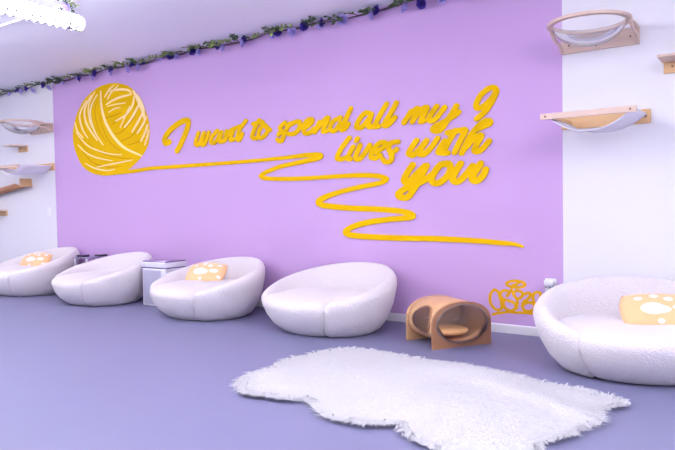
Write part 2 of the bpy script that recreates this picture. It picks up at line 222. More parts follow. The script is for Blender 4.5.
WORDS=[('I',[[(-6.118,1.879,.036),(-6.131,1.875,.036),(-6.15,1.87,.036),(-6.17,1.866,.036),(-6.184,1.867,.036),(-6.195,1.876,.036),(-6.203,1.889,.036),(-6.207,1.906,.036),(-6.202,1.923,.036),(-6.188,1.942,.036),(-6.166,1.963,.036),(-6.14,1.985,.036),(-6.113,2.004,.036),(-6.087,2.021,.036),(-6.058,2.036,.036),(-6.028,2.05,.036),(-5.998,2.062,.035),(-5.965,2.075,.035),(-5.931,2.087,.035),(-5.898,2.097,.035),(-5.867,2.103,.035),(-5.839,2.107,.035),(-5.812,2.108,.035),(-5.789,2.106,.035),(-5.774,2.098,.035),(-5.769,2.085,.035),(-5.771,2.066,.035),(-5.779,2.043,.035),(-5.789,2.02,.035),(-5.802,1.996,.035),(-5.819,1.969,.035),(-5.837,1.941,.035),(-5.855,1.915,.035),(-5.872,1.891,.035),(-5.89,1.866,.035),(-5.907,1.843,.035),(-5.924,1.822,.035),(-5.94,1.804,.035),(-5.956,1.787,.035),(-5.971,1.773,.035),(-5.981,1.763,.035)]]),('want',[[(-5.604,1.945,.025),(-5.617,1.922,.025),(-5.636,1.888,.025),(-5.653,1.854,.025),(-5.661,1.829,.025),(-5.654,1.816,.025),(-5.64,1.809,.025),(-5.62,1.809,.025),(-5.6,1.818,.025),(-5.576,1.845,.025),(-5.548,1.885,.025),(-5.523,1.922,.025),(-5.509,1.938,.025),(-5.514,1.923,.025),(-5.531,1.888,.025),(-5.549,1.849,.025),(-5.557,1.822,.025),(-5.551,1.809,.025),(-5.538,1.802,.025),(-5.521,1.802,.025),(-5.504,1.812,.025),(-5.486,1.837,.025),(-5.465,1.874,.025),(-5.445,1.912,.025),(-5.432,1.938,.025)],[(-5.296,1.945,.025),(-5.311,1.936,.025),(-5.333,1.923,.025),(-5.356,1.907,.025),(-5.374,1.892,.025),(-5.386,1.876,.025),(-5.397,1.858,.025),(-5.403,1.841,.025),(-5.402,1.829,.025),(-5.392,1.819,.025),(-5.376,1.813,.025),(-5.356,1.811,.025),(-5.334,1.818,.025),(-5.307,1.842,.025),(-5.276,1.879,.025),(-5.247,1.912,.024),(-5.23,1.927,.024),(-5.23,1.914,.025),(-5.242,1.883,.025),(-5.255,1.848,.025),(-5.259,1.824,.025),(-5.249,1.817,.025),(-5.231,1.818,.025),(-5.213,1.822,.024),(-5.2,1.825,.025)],[(-5.147,1.93,.024),(-5.186,1.826,.025)],[(-5.175,1.839,.024),(-5.157,1.858,.024),(-5.132,1.886,.024),(-5.106,1.913,.024),(-5.085,1.931,.024),(-5.069,1.94,.024),(-5.056,1.943,.024),(-5.047,1.94,.024),(-5.045,1.931,.024),(-5.054,1.912,.024),(-5.071,1.882,.024),(-5.089,1.853,.024),(-5.097,1.833,.024),(-5.09,1.825,.024),(-5.074,1.825,.024),(-5.056,1.828,.024),(-5.045,1.83,.024)],[(-4.853,2.017,.024),(-4.87,2.004,.024),(-4.894,1.984,.024),(-4.919,1.962,.024),(-4.941,1.94,.024),(-4.958,1.914,.024),(-4.974,1.887,.024),(-4.985,1.86,.024),(-4.991,1.841,.024),(-4.988,1.828,.024),(-4.978,1.82,.024),(-4.965,1.818,.024),(-4.953,1.82,.024),(-4.942,1.831,.024),(-4.93,1.849,.024),(-4.919,1.868,.024),(-4.911,1.88,.024)],[(-5.044,1.946,.024),(-4.904,1.972,.024)]]),('to',[[(-4.66,2.008,.024),(-4.671,1.995,.025),(-4.687,1.975,.025),(-4.705,1.952,.024),(-4.72,1.93,.025),(-4.736,1.907,.025),(-4.751,1.881,.025),(-4.763,1.858,.025),(-4.767,1.839,.025),(-4.757,1.828,.025),(-4.737,1.822,.025),(-4.716,1.819,.025),(-4.702,1.816,.025)],[(-4.748,1.975,.025),(-4.611,1.985,.024)],[(-4.597,1.954,.024),(-4.609,1.945,.024),(-4.626,1.933,.024),(-4.643,1.919,.025),(-4.656,1.904,.025),(-4.665,1.887,.025),(-4.672,1.867,.024),(-4.675,1.849,.025),(-4.672,1.835,.024),(-4.664,1.826,.024),(-4.649,1.82,.024),(-4.632,1.818,.024),(-4.615,1.821,.025),(-4.596,1.83,.024),(-4.574,1.845,.024),(-4.555,1.862,.024),(-4.543,1.879,.024),(-4.541,1.894,.024),(-4.545,1.911,.024),(-4.554,1.927,.024),(-4.562,1.938,.024),(-4.575,1.947,.024),(-4.591,1.953,.024),(-4.603,1.955,.024),(-4.605,1.952,.024),(-4.588,1.941,.024),(-4.558,1.923,.024),(-4.528,1.904,.024),(-4.507,1.892,.024)]]),('spend',[[(-4.299,1.949,.025),(-4.314,1.941,.025),(-4.335,1.93,.025),(-4.355,1.918,.025),(-4.368,1.906,.025),(-4.369,1.896,.025),(-4.362,1.887,.025),(-4.354,1.878,.025),(-4.352,1.869,.025),(-4.358,1.859,.025),(-4.37,1.85,.025),(-4.382,1.841,.025),(-4.391,1.835,.025)],[(-4.239,1.932,.025),(-4.249,1.92,.025),(-4.263,1.904,.025),(-4.279,1.885,.025),(-4.295,1.864,.025),(-4.309,1.839,.025),(-4.323,1.809,.025),(-4.337,1.782,.025),(-4.352,1.765,.025),(-4.367,1.762,.025),(-4.384,1.768,.025),(-4.398,1.778,.025),(-4.409,1.784,.025)],[(-4.266,1.913,.025),(-4.246,1.92,.025),(-4.216,1.93,.025),(-4.184,1.939,.025),(-4.159,1.945,.025),(-4.141,1.947,.025),(-4.126,1.948,.025),(-4.115,1.945,.025),(-4.107,1.939,.025),(-4.102,1.927,.025),(-4.1,1.912,.025),(-4.102,1.895,.025),(-4.108,1.88,.025),(-4.12,1.865,.025),(-4.137,1.851,.025),(-4.156,1.838,.025),(-4.175,1.829,.025),(-4.196,1.826,.025),(-4.219,1.826,.025),(-4.24,1.829,.025),(-4.255,1.83,.025)],[(-4.056,1.865,.025),(-4.038,1.874,.025),(-4.012,1.887,.025),(-3.985,1.901,.025),(-3.965,1.913,.025),(-3.954,1.924,.025),(-3.946,1.934,.025),(-3.944,1.942,.025),(-3.945,1.949,.025),(-3.953,1.953,.025),(-3.966,1.956,.025),(-3.982,1.955,.025),(-3.996,1.951,.025),(-4.011,1.942,.025),(-4.026,1.928,.025),(-4.04,1.912,.025),(-4.049,1.895,.025),(-4.053,1.877,.025),(-4.054,1.856,.025),(-4.051,1.838,.025),(-4.044,1.824,.025),(-4.032,1.817,.025),(-4.015,1.815,.025),(-3.997,1.816,.025),(-3.98,1.819,.025),(-3.965,1.826,.025),(-3.95,1.837,.025),(-3.937,1.848,.025),(-3.928,1.855,.025)],[(-3.851,1.918,.024),(-3.913,1.822,.025)],[(-3.906,1.833,.024),(-3.883,1.853,.024),(-3.85,1.883,.025),(-3.816,1.912,.024),(-3.789,1.933,.024),(-3.77,1.944,.024),(-3.755,1.951,.024),(-3.745,1.951,.024),(-3.743,1.942,.024),(-3.755,1.92,.024),(-3.778,1.886,.024),(-3.8,1.852,.024),(-3.812,1.828,.024),(-3.808,1.819,.024),(-3.794,1.818,.024),(-3.778,1.821,.024),(-3.767,1.822,.024)],[(-3.595,1.937,.024),(-3.614,1.932,.024),(-3.641,1.925,.024),(-3.67,1.916,.024),(-3.692,1.904,.024),(-3.707,1.888,.024),(-3.718,1.867,.024),(-3.724,1.847,.024),(-3.724,1.833,.024),(-3.715,1.823,.024),(-3.7,1.816,.024),(-3.681,1.814,.024),(-3.663,1.818,.024),(-3.645,1.831,.024),(-3.626,1.851,.024),(-3.608,1.872,.024),(-3.596,1.886,.024)],[(-3.472,2.014,.023),(-3.496,1.978,.024),(-3.53,1.925,.024),(-3.564,1.872,.024),(-3.585,1.834,.024),(-3.587,1.818,.024),(-3.577,1.815,.024),(-3.563,1.819,.024),(-3.55,1.824,.024),(-3.538,1.833,.024),(-3.525,1.846,.024),(-3.513,1.86,.024),(-3.505,1.869,.024)]]),('all',[[(-3.251,1.943,.025),(-3.26,1.946,.025),(-3.274,1.952,.025),(-3.289,1.956,.025),(-3.305,1.955,.025),(-3.321,1.949,.025),(-3.338,1.938,.025),(-3.355,1.924,.025),(-3.37,1.909,.025),(-3.385,1.891,.025),(-3.4,1.868,.025),(-3.41,1.847,.025),(-3.412,1.832,.025),(-3.402,1.824,.025),(-3.384,1.82,.025),(-3.363,1.821,.025),(-3.341,1.828,.025),(-3.319,1.844,.025),(-3.294,1.868,.025),(-3.271,1.892,.025),(-3.255,1.908,.025)],[(-3.24,1.937,.025),(-3.248,1.916,.025),(-3.259,1.884,.025),(-3.27,1.852,.025),(-3.273,1.83,.025),(-3.267,1.821,.025),(-3.253,1.819,.025),(-3.239,1.82,.025),(-3.229,1.821,.025)],[(-3.072,2.016,.024),(-3.084,2.001,.024),(-3.1,1.981,.025),(-3.119,1.956,.024),(-3.137,1.932,.025),(-3.156,1.905,.025),(-3.177,1.874,.025),(-3.195,1.846,.025),(-3.204,1.826,.025),(-3.201,1.817,.025),(-3.188,1.816,.025),(-3.173,1.818,.025),(-3.163,1.819,.025)],[(-2.967,2.015,.024),(-2.979,1.997,.024),(-2.996,1.972,.024),(-3.016,1.944,.024),(-3.035,1.918,.024),(-3.055,1.893,.024),(-3.077,1.868,.025),(-3.095,1.845,.024),(-3.105,1.829,.025),(-3.102,1.82,.025),(-3.091,1.816,.025),(-3.075,1.816,.024),(-3.059,1.821,.024),(-3.041,1.833,.024),(-3.019,1.852,.024),(-2.999,1.871,.024),(-2.986,1.884,.024)]]),('my',[[(-2.818,1.922,.024),(-2.892,1.825,.024)],[(-2.884,1.843,.025),(-2.864,1.861,.024),(-2.835,1.888,.024),(-2.804,1.914,.024),(-2.78,1.932,.024),(-2.763,1.94,.024),(-2.749,1.943,.024),(-2.741,1.94,.024),(-2.74,1.93,.024),(-2.751,1.909,.024),(-2.771,1.878,.024),(-2.793,1.848,.024),(-2.807,1.827,.024)],[(-2.802,1.84,.024),(-2.782,1.859,.024),(-2.753,1.887,.024),(-2.723,1.914,.024),(-2.699,1.933,.024),(-2.682,1.942,.024),(-2.667,1.945,.024),(-2.657,1.942,.024),(-2.655,1.933,.024),(-2.666,1.912,.024),(-2.687,1.881,.024),(-2.709,1.85,.024),(-2.721,1.828,.024),(-2.72,1.82,.024),(-2.71,1.82,.024),(-2.699,1.824,.024),(-2.691,1.826,.024)],[(-2.56,1.941,.024),(-2.572,1.928,.024),(-2.589,1.909,.024),(-2.607,1.889,.024),(-2.621,1.872,.024),(-2.63,1.859,.024),(-2.636,1.847,.024),(-2.639,1.837,.024),(-2.637,1.83,.024),(-2.629,1.823,.024),(-2.617,1.818,.024),(-2.601,1.818,.024),(-2.582,1.825,.024),(-2.558,1.845,.024),(-2.53,1.875,.024),(-2.503,1.904,.024),(-2.484,1.925,.024)],[(-2.371,1.928,.023),(-2.384,1.909,.023),(-2.404,1.883,.023),(-2.426,1.853,.023),(-2.447,1.826,.024),(-2.467,1.8,.024),(-2.487,1.773,.024),(-2.507,1.749,.024),(-2.525,1.732,.024),(-2.543,1.724,.024),(-2.561,1.723,.024),(-2.577,1.725,.024),(-2.588,1.729,.024),(-2.596,1.733,.024),(-2.601,1.74,.024),(-2.601,1.749,.024),(-2.595,1.757,.024),(-2.579,1.766,.024),(-2.556,1.776,.024),(-2.53,1.786,.024),(-2.505,1.796,.024),(-2.48,1.806,.024),(-2.455,1.816,.024),(-2.43,1.825,.023),(-2.409,1.835,.023),(-2.391,1.846,.024),(-2.375,1.856,.023),(-2.362,1.866,.023),(-2.352,1.873,.023)]]),('9',[[(-2.012,2.013,.024),(-2.015,2.019,.024),(-2.018,2.028,.024),(-2.024,2.037,.024),(-2.031,2.042,.024),(-2.042,2.044,.024),(-2.054,2.045,.024),(-2.069,2.043,.024),(-2.084,2.038,.024),(-2.1,2.03,.024),(-2.118,2.019,.024),(-2.135,2.006,.024),(-2.151,1.992,.024),(-2.164,1.975,.024),(-2.176,1.955,.024),(-2.186,1.936,.024),(-2.192,1.92,.024),(-2.193,1.908,.024),(-2.191,1.898,.024),(-2.186,1.891,.024),(-2.178,1.887,.024),(-2.167,1.886,.024),(-2.153,1.888,.024),(-2.137,1.893,.024),(-2.12,1.901,.024),(-2.103,1.912,.024),(-2.084,1.928,.024),(-2.065,1.944,.024),(-2.049,1.96,.024),(-2.036,1.976,.024),(-2.023,1.995,.024),(-2.014,2.009,.024),(-2.011,2.013,.024),(-2.014,2.004,.024),(-2.023,1.985,.024),(-2.034,1.963,.024),(-2.045,1.943,.024),(-2.055,1.926,.024),(-2.066,1.909,.024),(-2.078,1.893,.024),(-2.09,1.877,.024),(-2.103,1.863,.024),(-2.116,1.85,.024),(-2.13,1.838,.024),(-2.143,1.827,.024),(-2.156,1.818,.024),(-2.169,1.81,.025),(-2.18,1.803,.024),(-2.188,1.798,.024)]]),('lives',[[(-3.496,1.733,.025),(-3.513,1.718,.025),(-3.537,1.695,.025),(-3.563,1.67,.025),(-3.585,1.646,.025),(-3.605,1.621,.025),(-3.623,1.596,.025),(-3.638,1.572,.025),(-3.645,1.554,.025),(-3.642,1.543,.025),(-3.631,1.537,.025),(-3.616,1.535,.025),(-3.603,1.534,.025),(-3.591,1.535,.025),(-3.577,1.538,.025),(-3.564,1.541,.025),(-3.555,1.544,.025)],[(-3.451,1.644,.025),(-3.466,1.624,.025),(-3.488,1.595,.025),(-3.509,1.565,.025),(-3.521,1.544,.025),(-3.519,1.534,.025),(-3.507,1.531,.025),(-3.494,1.531,.025),(-3.485,1.53,.025)],[(-3.401,1.719,.025),(-3.417,1.701,.025)],[(-3.373,1.656,.025),(-3.385,1.633,.025),(-3.403,1.6,.025),(-3.42,1.566,.025),(-3.428,1.542,.025),(-3.424,1.529,.025),(-3.412,1.522,.025),(-3.397,1.521,.025),(-3.381,1.525,.025),(-3.365,1.535,.025),(-3.346,1.551,.025),(-3.328,1.57,.025),(-3.312,1.587,.024),(-3.297,1.604,.024),(-3.282,1.623,.025),(-3.27,1.639,.024),(-3.262,1.65,.024)],[(-3.205,1.576,.024),(-3.187,1.584,.024),(-3.16,1.594,.024),(-3.132,1.606,.024),(-3.111,1.617,.024),(-3.099,1.628,.024),(-3.091,1.64,.024),(-3.087,1.651,.024),(-3.089,1.659,.024),(-3.098,1.664,.024),(-3.113,1.667,.024),(-3.131,1.667,.024),(-3.149,1.663,.024),(-3.167,1.654,.024),(-3.187,1.641,.024),(-3.206,1.626,.024),(-3.221,1.61,.024),(-3.235,1.593,.024),(-3.246,1.575,.024),(-3.254,1.557,.024),(-3.256,1.543,.024),(-3.251,1.534,.024),(-3.24,1.527,.024),(-3.226,1.523,.024),(-3.212,1.522,.024),(-3.195,1.525,.024),(-3.176,1.532,.024),(-3.158,1.54,.024),(-3.145,1.545,.024)],[(-2.957,1.66,.024),(-2.973,1.659,.024),(-2.995,1.659,.024),(-3.018,1.656,.024),(-3.035,1.651,.024),(-3.046,1.641,.024),(-3.053,1.628,.024),(-3.057,1.613,.024),(-3.058,1.6,.024),(-3.052,1.587,.024),(-3.041,1.575,.024),(-3.029,1.562,.024),(-3.023,1.549,.024),(-3.022,1.533,.024),(-3.025,1.515,.024),(-3.03,1.499,.024),(-3.038,1.488,.024),(-3.049,1.481,.024),(-3.064,1.479,.024),(-3.079,1.479,.024),(-3.092,1.481,.024),(-3.102,1.486,.024),(-3.11,1.493,.024),(-3.116,1.501,.024),(-3.121,1.506,.024)],[(-3.037,1.552,.024),(-2.972,1.59,.024)]]),('with',[[(-2.764,1.657,.026),(-2.777,1.642,.026),(-2.797,1.619,.026),(-2.817,1.595,.026),(-2.832,1.576,.026),(-2.841,1.564,.026),(-2.847,1.554,.026),(-2.85,1.547,.026),(-2.848,1.541,.026),(-2.84,1.535,.026),(-2.827,1.529,.026),(-2.812,1.526,.026),(-2.796,1.529,.026),(-2.78,1.539,.026),(-2.761,1.554,.026),(-2.742,1.571,.026),(-2.724,1.587,.026),(-2.706,1.605,.026),(-2.686,1.626,.026),(-2.67,1.642,.026),(-2.664,1.648,.026),(-2.67,1.639,.026),(-2.687,1.619,.026),(-2.706,1.597,.026),(-2.72,1.578,.026),(-2.728,1.565,.026),(-2.734,1.552,.026),(-2.737,1.542,.026),(-2.735,1.534,.026),(-2.728,1.529,.026),(-2.716,1.527,.026),(-2.701,1.527,.026),(-2.685,1.531,.026),(-2.669,1.541,.026),(-2.65,1.556,.026),(-2.632,1.573,.026),(-2.615,1.589,.025),(-2.598,1.608,.025),(-2.581,1.628,.025),(-2.566,1.647,.025),(-2.555,1.66,.025)],[(-2.488,1.633,.025),(-2.501,1.616,.025),(-2.522,1.591,.025),(-2.541,1.565,.025),(-2.552,1.546,.025),(-2.549,1.536,.025),(-2.539,1.532,.025),(-2.526,1.531,.025),(-2.518,1.53,.025)],[(-2.382,1.716,.025),(-2.393,1.703,.025),(-2.407,1.684,.025),(-2.424,1.662,.025),(-2.44,1.639,.025),(-2.457,1.613,.025),(-2.475,1.584,.025),(-2.491,1.557,.025),(-2.499,1.538,.025),(-2.495,1.529,.025),(-2.483,1.526,.025),(-2.47,1.527,.025),(-2.46,1.527,.025)],[(-2.458,1.701,.025),(-2.299,1.718,.025)],[(-2.29,1.705,.025),(-2.3,1.689,.025),(-2.315,1.665,.025),(-2.331,1.639,.025),(-2.346,1.615,.025),(-2.36,1.591,.025),(-2.374,1.565,.025),(-2.386,1.543,.025),(-2.394,1.527,.025)],[(-2.198,1.706,.025),(-2.189,1.709,.024),(-2.176,1.714,.024),(-2.16,1.72,.025),(-2.144,1.725,.024),(-2.126,1.731,.024),(-2.105,1.737,.024),(-2.086,1.743,.024),(-2.073,1.749,.024),(-2.068,1.756,.024),(-2.068,1.763,.024),(-2.072,1.769,.024),(-2.077,1.773,.024),(-2.086,1.775,.024),(-2.097,1.776,.024),(-2.111,1.774,.024),(-2.126,1.769,.024),(-2.142,1.76,.024),(-2.161,1.747,.024),(-2.18,1.732,.024),(-2.198,1.714,.024),(-2.217,1.693,.024),(-2.236,1.669,.025),(-2.255,1.644,.025),(-2.272,1.618,.025),(-2.289,1.591,.025),(-2.305,1.561,.025),(-2.319,1.535,.025),(-2.329,1.517,.025)],[(-2.31,1.544,.025),(-2.292,1.561,.025),(-2.268,1.586,.025),(-2.241,1.612,.025),(-2.217,1.631,.025),(-2.196,1.644,.024),(-2.176,1.654,.025),(-2.159,1.659,.025),(-2.149,1.657,.024),(-2.15,1.648,.024),(-2.159,1.632,.025),(-2.171,1.613,.025),(-2.181,1.595,.025),(-2.191,1.578,.024),(-2.202,1.561,.025),(-2.211,1.545,.025),(-2.214,1.533,.024),(-2.209,1.527,.025),(-2.198,1.523,.025),(-2.185,1.523,.025),(-2.173,1.524,.024),(-2.162,1.528,.024),(-2.151,1.535,.024),(-2.14,1.544,.025),(-2.128,1.553,.024),(-2.115,1.566,.024),(-2.101,1.581,.024),(-2.088,1.595,.024),(-2.079,1.605,.024)]]),('you',[[(-2.808,1.439,.03),(-2.82,1.425,.03),(-2.838,1.404,.03),(-2.856,1.381,.03),(-2.871,1.361,.03),(-2.883,1.344,.03),(-2.893,1.328,.03),(-2.899,1.314,.03),(-2.9,1.303,.03),(-2.894,1.293,.03),(-2.883,1.286,.03),(-2.869,1.283,.03),(-2.851,1.287,.03),(-2.831,1.301,.03),(-2.806,1.322,.03),(-2.781,1.345,.03),(-2.758,1.365,.03),(-2.736,1.383,.03),(-2.714,1.4,.03),(-2.695,1.414,.029),(-2.682,1.424,.029)],[(-2.667,1.425,.029),(-2.678,1.408,.029),(-2.693,1.383,.03),(-2.711,1.355,.03),(-2.728,1.328,.03),(-2.743,1.303,.03),(-2.759,1.278,.03),(-2.774,1.254,.03),(-2.791,1.231,.03),(-2.808,1.208,.03),(-2.826,1.185,.03),(-2.845,1.165,.03),(-2.864,1.151,.03),(-2.885,1.145,.03),(-2.907,1.145,.03),(-2.927,1.148,.03),(-2.942,1.153,.03),(-2.953,1.158,.03),(-2.96,1.166,.03),(-2.962,1.175,.03),(-2.958,1.185,.03),(-2.944,1.196,.03),(-2.923,1.209,.03),(-2.899,1.222,.03),(-2.873,1.233,.03),(-2.846,1.243,.03),(-2.816,1.253,.03),(-2.787,1.262,.03),(-2.759,1.271,.03),(-2.734,1.28,.03),(-2.71,1.289,.029),(-2.688,1.299,.03),(-2.668,1.308,.029),(-2.652,1.317,.029),(-2.637,1.327,.029),(-2.626,1.336,.029),(-2.618,1.341,.029)],[(-2.452,1.435,.029),(-2.466,1.435,.029),(-2.486,1.435,.029),(-2.509,1.432,.029),(-2.529,1.426,.029),(-2.547,1.413,.029),(-2.564,1.396,.029),(-2.58,1.376,.029),(-2.593,1.358,.029),(-2.604,1.341,.029),(-2.613,1.323,.029),(-2.619,1.306,.029),(-2.619,1.293,.029),(-2.612,1.281,.029),(-2.601,1.272,.029),(-2.586,1.266,.029),(-2.57,1.265,.029),(-2.552,1.268,.029),(-2.531,1.277,.029),(-2.51,1.289,.029),(-2.492,1.301,.029),(-2.476,1.316,.029),(-2.46,1.334,.029),(-2.447,1.352,.029),(-2.438,1.369,.029),(-2.435,1.385,.029),(-2.435,1.401,.029),(-2.438,1.416,.029),(-2.443,1.426,.029),(-2.451,1.431,.029),(-2.462,1.433,.029),(-2.473,1.432,.029),(-2.481,1.432,.029)],[(-2.339,1.429,.028),(-2.349,1.416,.029),(-2.364,1.396,.029),(-2.379,1.374,.029),(-2.391,1.354,.029),(-2.401,1.337,.029),(-2.41,1.321,.029),(-2.415,1.306,.029),(-2.416,1.294,.029),(-2.41,1.284,.028),(-2.398,1.276,.029),(-2.384,1.272,.029),(-2.369,1.273,.029),(-2.352,1.281,.028),(-2.332,1.295,.028),(-2.312,1.312,.028),(-2.294,1.329,.028),(-2.275,1.348,.028),(-2.257,1.369,.028),(-2.24,1.389,.028),(-2.229,1.403,.028)],[(-2.156,1.42,.028),(-2.167,1.406,.028),(-2.182,1.384,.028),(-2.198,1.362,.028),(-2.211,1.342,.028),(-2.221,1.327,.028),(-2.23,1.314,.028),(-2.236,1.302,.028),(-2.236,1.292,.028),(-2.231,1.284,.028),(-2.22,1.277,.028),(-2.207,1.273,.028),(-2.194,1.274,.028),(-2.18,1.279,.028),(-2.166,1.289,.028),(-2.151,1.302,.028),(-2.14,1.314,.028),(-2.13,1.328,.028),(-2.123,1.343,.028),(-2.117,1.358,.028),(-2.112,1.368,.028)]])]
THREAD=[(-7.444,1.547,.024),(-7.381,1.547,.024),(-7.291,1.548,.024),(-7.184,1.55,.023),(-7.059,1.552,.023),(-6.92,1.555,.023),(-6.792,1.558,.023),(-6.694,1.564,.022),(-6.605,1.571,.022),(-6.497,1.577,.022),(-6.352,1.578,.022),(-6.19,1.577,.022),(-6.032,1.577,.022),(-5.901,1.577,.021),(-5.772,1.577,.021),(-5.599,1.577,.021),(-5.346,1.577,.02),(-5.06,1.577,.02),(-4.811,1.579,.02),(-4.617,1.581,.019),(-4.453,1.585,.019),(-4.315,1.588,.019),(-4.207,1.592,.02),(-4.123,1.595,.022),(-4.05,1.598,.024),(-3.983,1.598,.023),(-3.926,1.598,.023),(-3.884,1.596,.023),(-3.857,1.592,.023),(-3.843,1.586,.023),(-3.84,1.58,.023),(-3.846,1.572,.023),(-3.863,1.563,.023),(-3.897,1.555,.023),(-3.956,1.547,.023),(-4.034,1.54,.024),(-4.116,1.531,.024),(-4.205,1.521,.023),(-4.299,1.511,.022),(-4.386,1.498,.022),(-4.462,1.481,.022),(-4.529,1.463,.022),(-4.583,1.446,.022),(-4.622,1.433,.022),(-4.647,1.422,.022),(-4.656,1.412,.022),(-4.65,1.402,.022),(-4.628,1.393,.022),(-4.585,1.385,.022),(-4.513,1.378,.022),(-4.421,1.373,.022),(-4.321,1.369,.022),(-4.217,1.366,.022),(-4.106,1.365,.021),(-3.991,1.365,.021),(-3.864,1.366,.021),(-3.733,1.368,.021),(-3.619,1.37,.021),(-3.53,1.37,.021),(-3.455,1.371,.022),(-3.384,1.369,.023),(-3.31,1.366,.023),(-3.24,1.361,.023),(-3.182,1.355,.023),(-3.135,1.345,.022),(-3.1,1.334,.022),(-3.084,1.323,.022),(-3.091,1.311,.022),(-3.118,1.3,.023),(-3.161,1.288,.022),(-3.224,1.278,.023),(-3.304,1.268,.023),(-3.386,1.257,.023),(-3.466,1.244,.023),(-3.546,1.23,.023),(-3.622,1.215,.024),(-3.691,1.199,.025),(-3.754,1.183,.026),(-3.806,1.167,.028),(-3.847,1.151,.028),(-3.877,1.136,.028),(-3.888,1.121,.028),(-3.882,1.108,.028),(-3.858,1.096,.028),(-3.808,1.085,.028),(-3.724,1.075,.028),(-3.617,1.065,.027),(-3.506,1.057,.027),(-3.392,1.051,.027),(-3.274,1.047,.027),(-3.165,1.042,.026),(-3.064,1.034,.026),(-2.97,1.026,.026),(-2.897,1.016,.025),(-2.85,1.005,.025),(-2.822,.993,.025),(-2.81,.982,.025),(-2.813,.974,.025),(-2.833,.967,.025),(-2.867,.961,.025),(-2.919,.957,.026),(-2.987,.953,.026),(-3.058,.948,.026),(-3.131,.94,.026),(-3.207,.932,.027),(-3.279,.922,.027),(-3.342,.91,.027),(-3.4,.897,.027),(-3.451,.883,.027),(-3.497,.867,.027),(-3.536,.849,.027),(-3.558,.833,.027),(-3.561,.819,.027),(-3.547,.807,.027),(-3.511,.797,.027),(-3.452,.79,.027),(-3.372,.785,.027),(-3.281,.781,.027),(-3.182,.778,.026),(-3.072,.776,.026),(-2.953,.775,.026),(-2.822,.775,.025),(-2.683,.776,.025),(-2.547,.775,.025),(-2.413,.772,.024),(-2.284,.768,.023),(-2.172,.763,.022),(-2.083,.758,.021),(-2.01,.753,.02),(-1.952,.749,.019),(-1.913,.747,.018),(-1.889,.745,.016),(-1.867,.742,.015),(-1.841,.736,.013),(-1.816,.729,.011),(-1.8,.725,.009)]
OUTLINE=[(-7.077,2.697),(-7.001,2.68),(-6.906,2.65),(-6.824,2.607),(-6.749,2.556),(-6.682,2.501),(-6.625,2.44),(-6.586,2.372),(-6.555,2.303),(-6.523,2.244),(-6.498,2.187),(-6.485,2.127),(-6.48,2.067),(-6.481,2.009),(-6.489,1.952),(-6.502,1.901),(-6.528,1.85),(-6.577,1.792),(-6.646,1.732),(-6.739,1.671),(-6.838,1.617),(-6.917,1.583),(-6.996,1.561),(-7.086,1.546),(-7.179,1.536),(-7.268,1.529),(-7.357,1.525),(-7.446,1.527),(-7.533,1.535),(-7.612,1.548),(-7.689,1.566),(-7.77,1.593),(-7.846,1.626),(-7.908,1.666),(-7.959,1.712),(-7.997,1.758),(-8.029,1.81),(-8.068,1.873),(-8.101,1.94),(-8.119,2.006),(-8.126,2.072),(-8.122,2.138),(-8.109,2.202),(-8.087,2.264),(-8.057,2.324),(-8.023,2.378),(-7.983,2.43),(-7.934,2.481),(-7.881,2.528),(-7.83,2.567),(-7.773,2.6),(-7.705,2.631),(-7.634,2.658),(-7.571,2.68),(-7.509,2.696),(-7.443,2.707),(-7.374,2.713),(-7.301,2.716),(-7.226,2.716),(-7.142,2.707)]
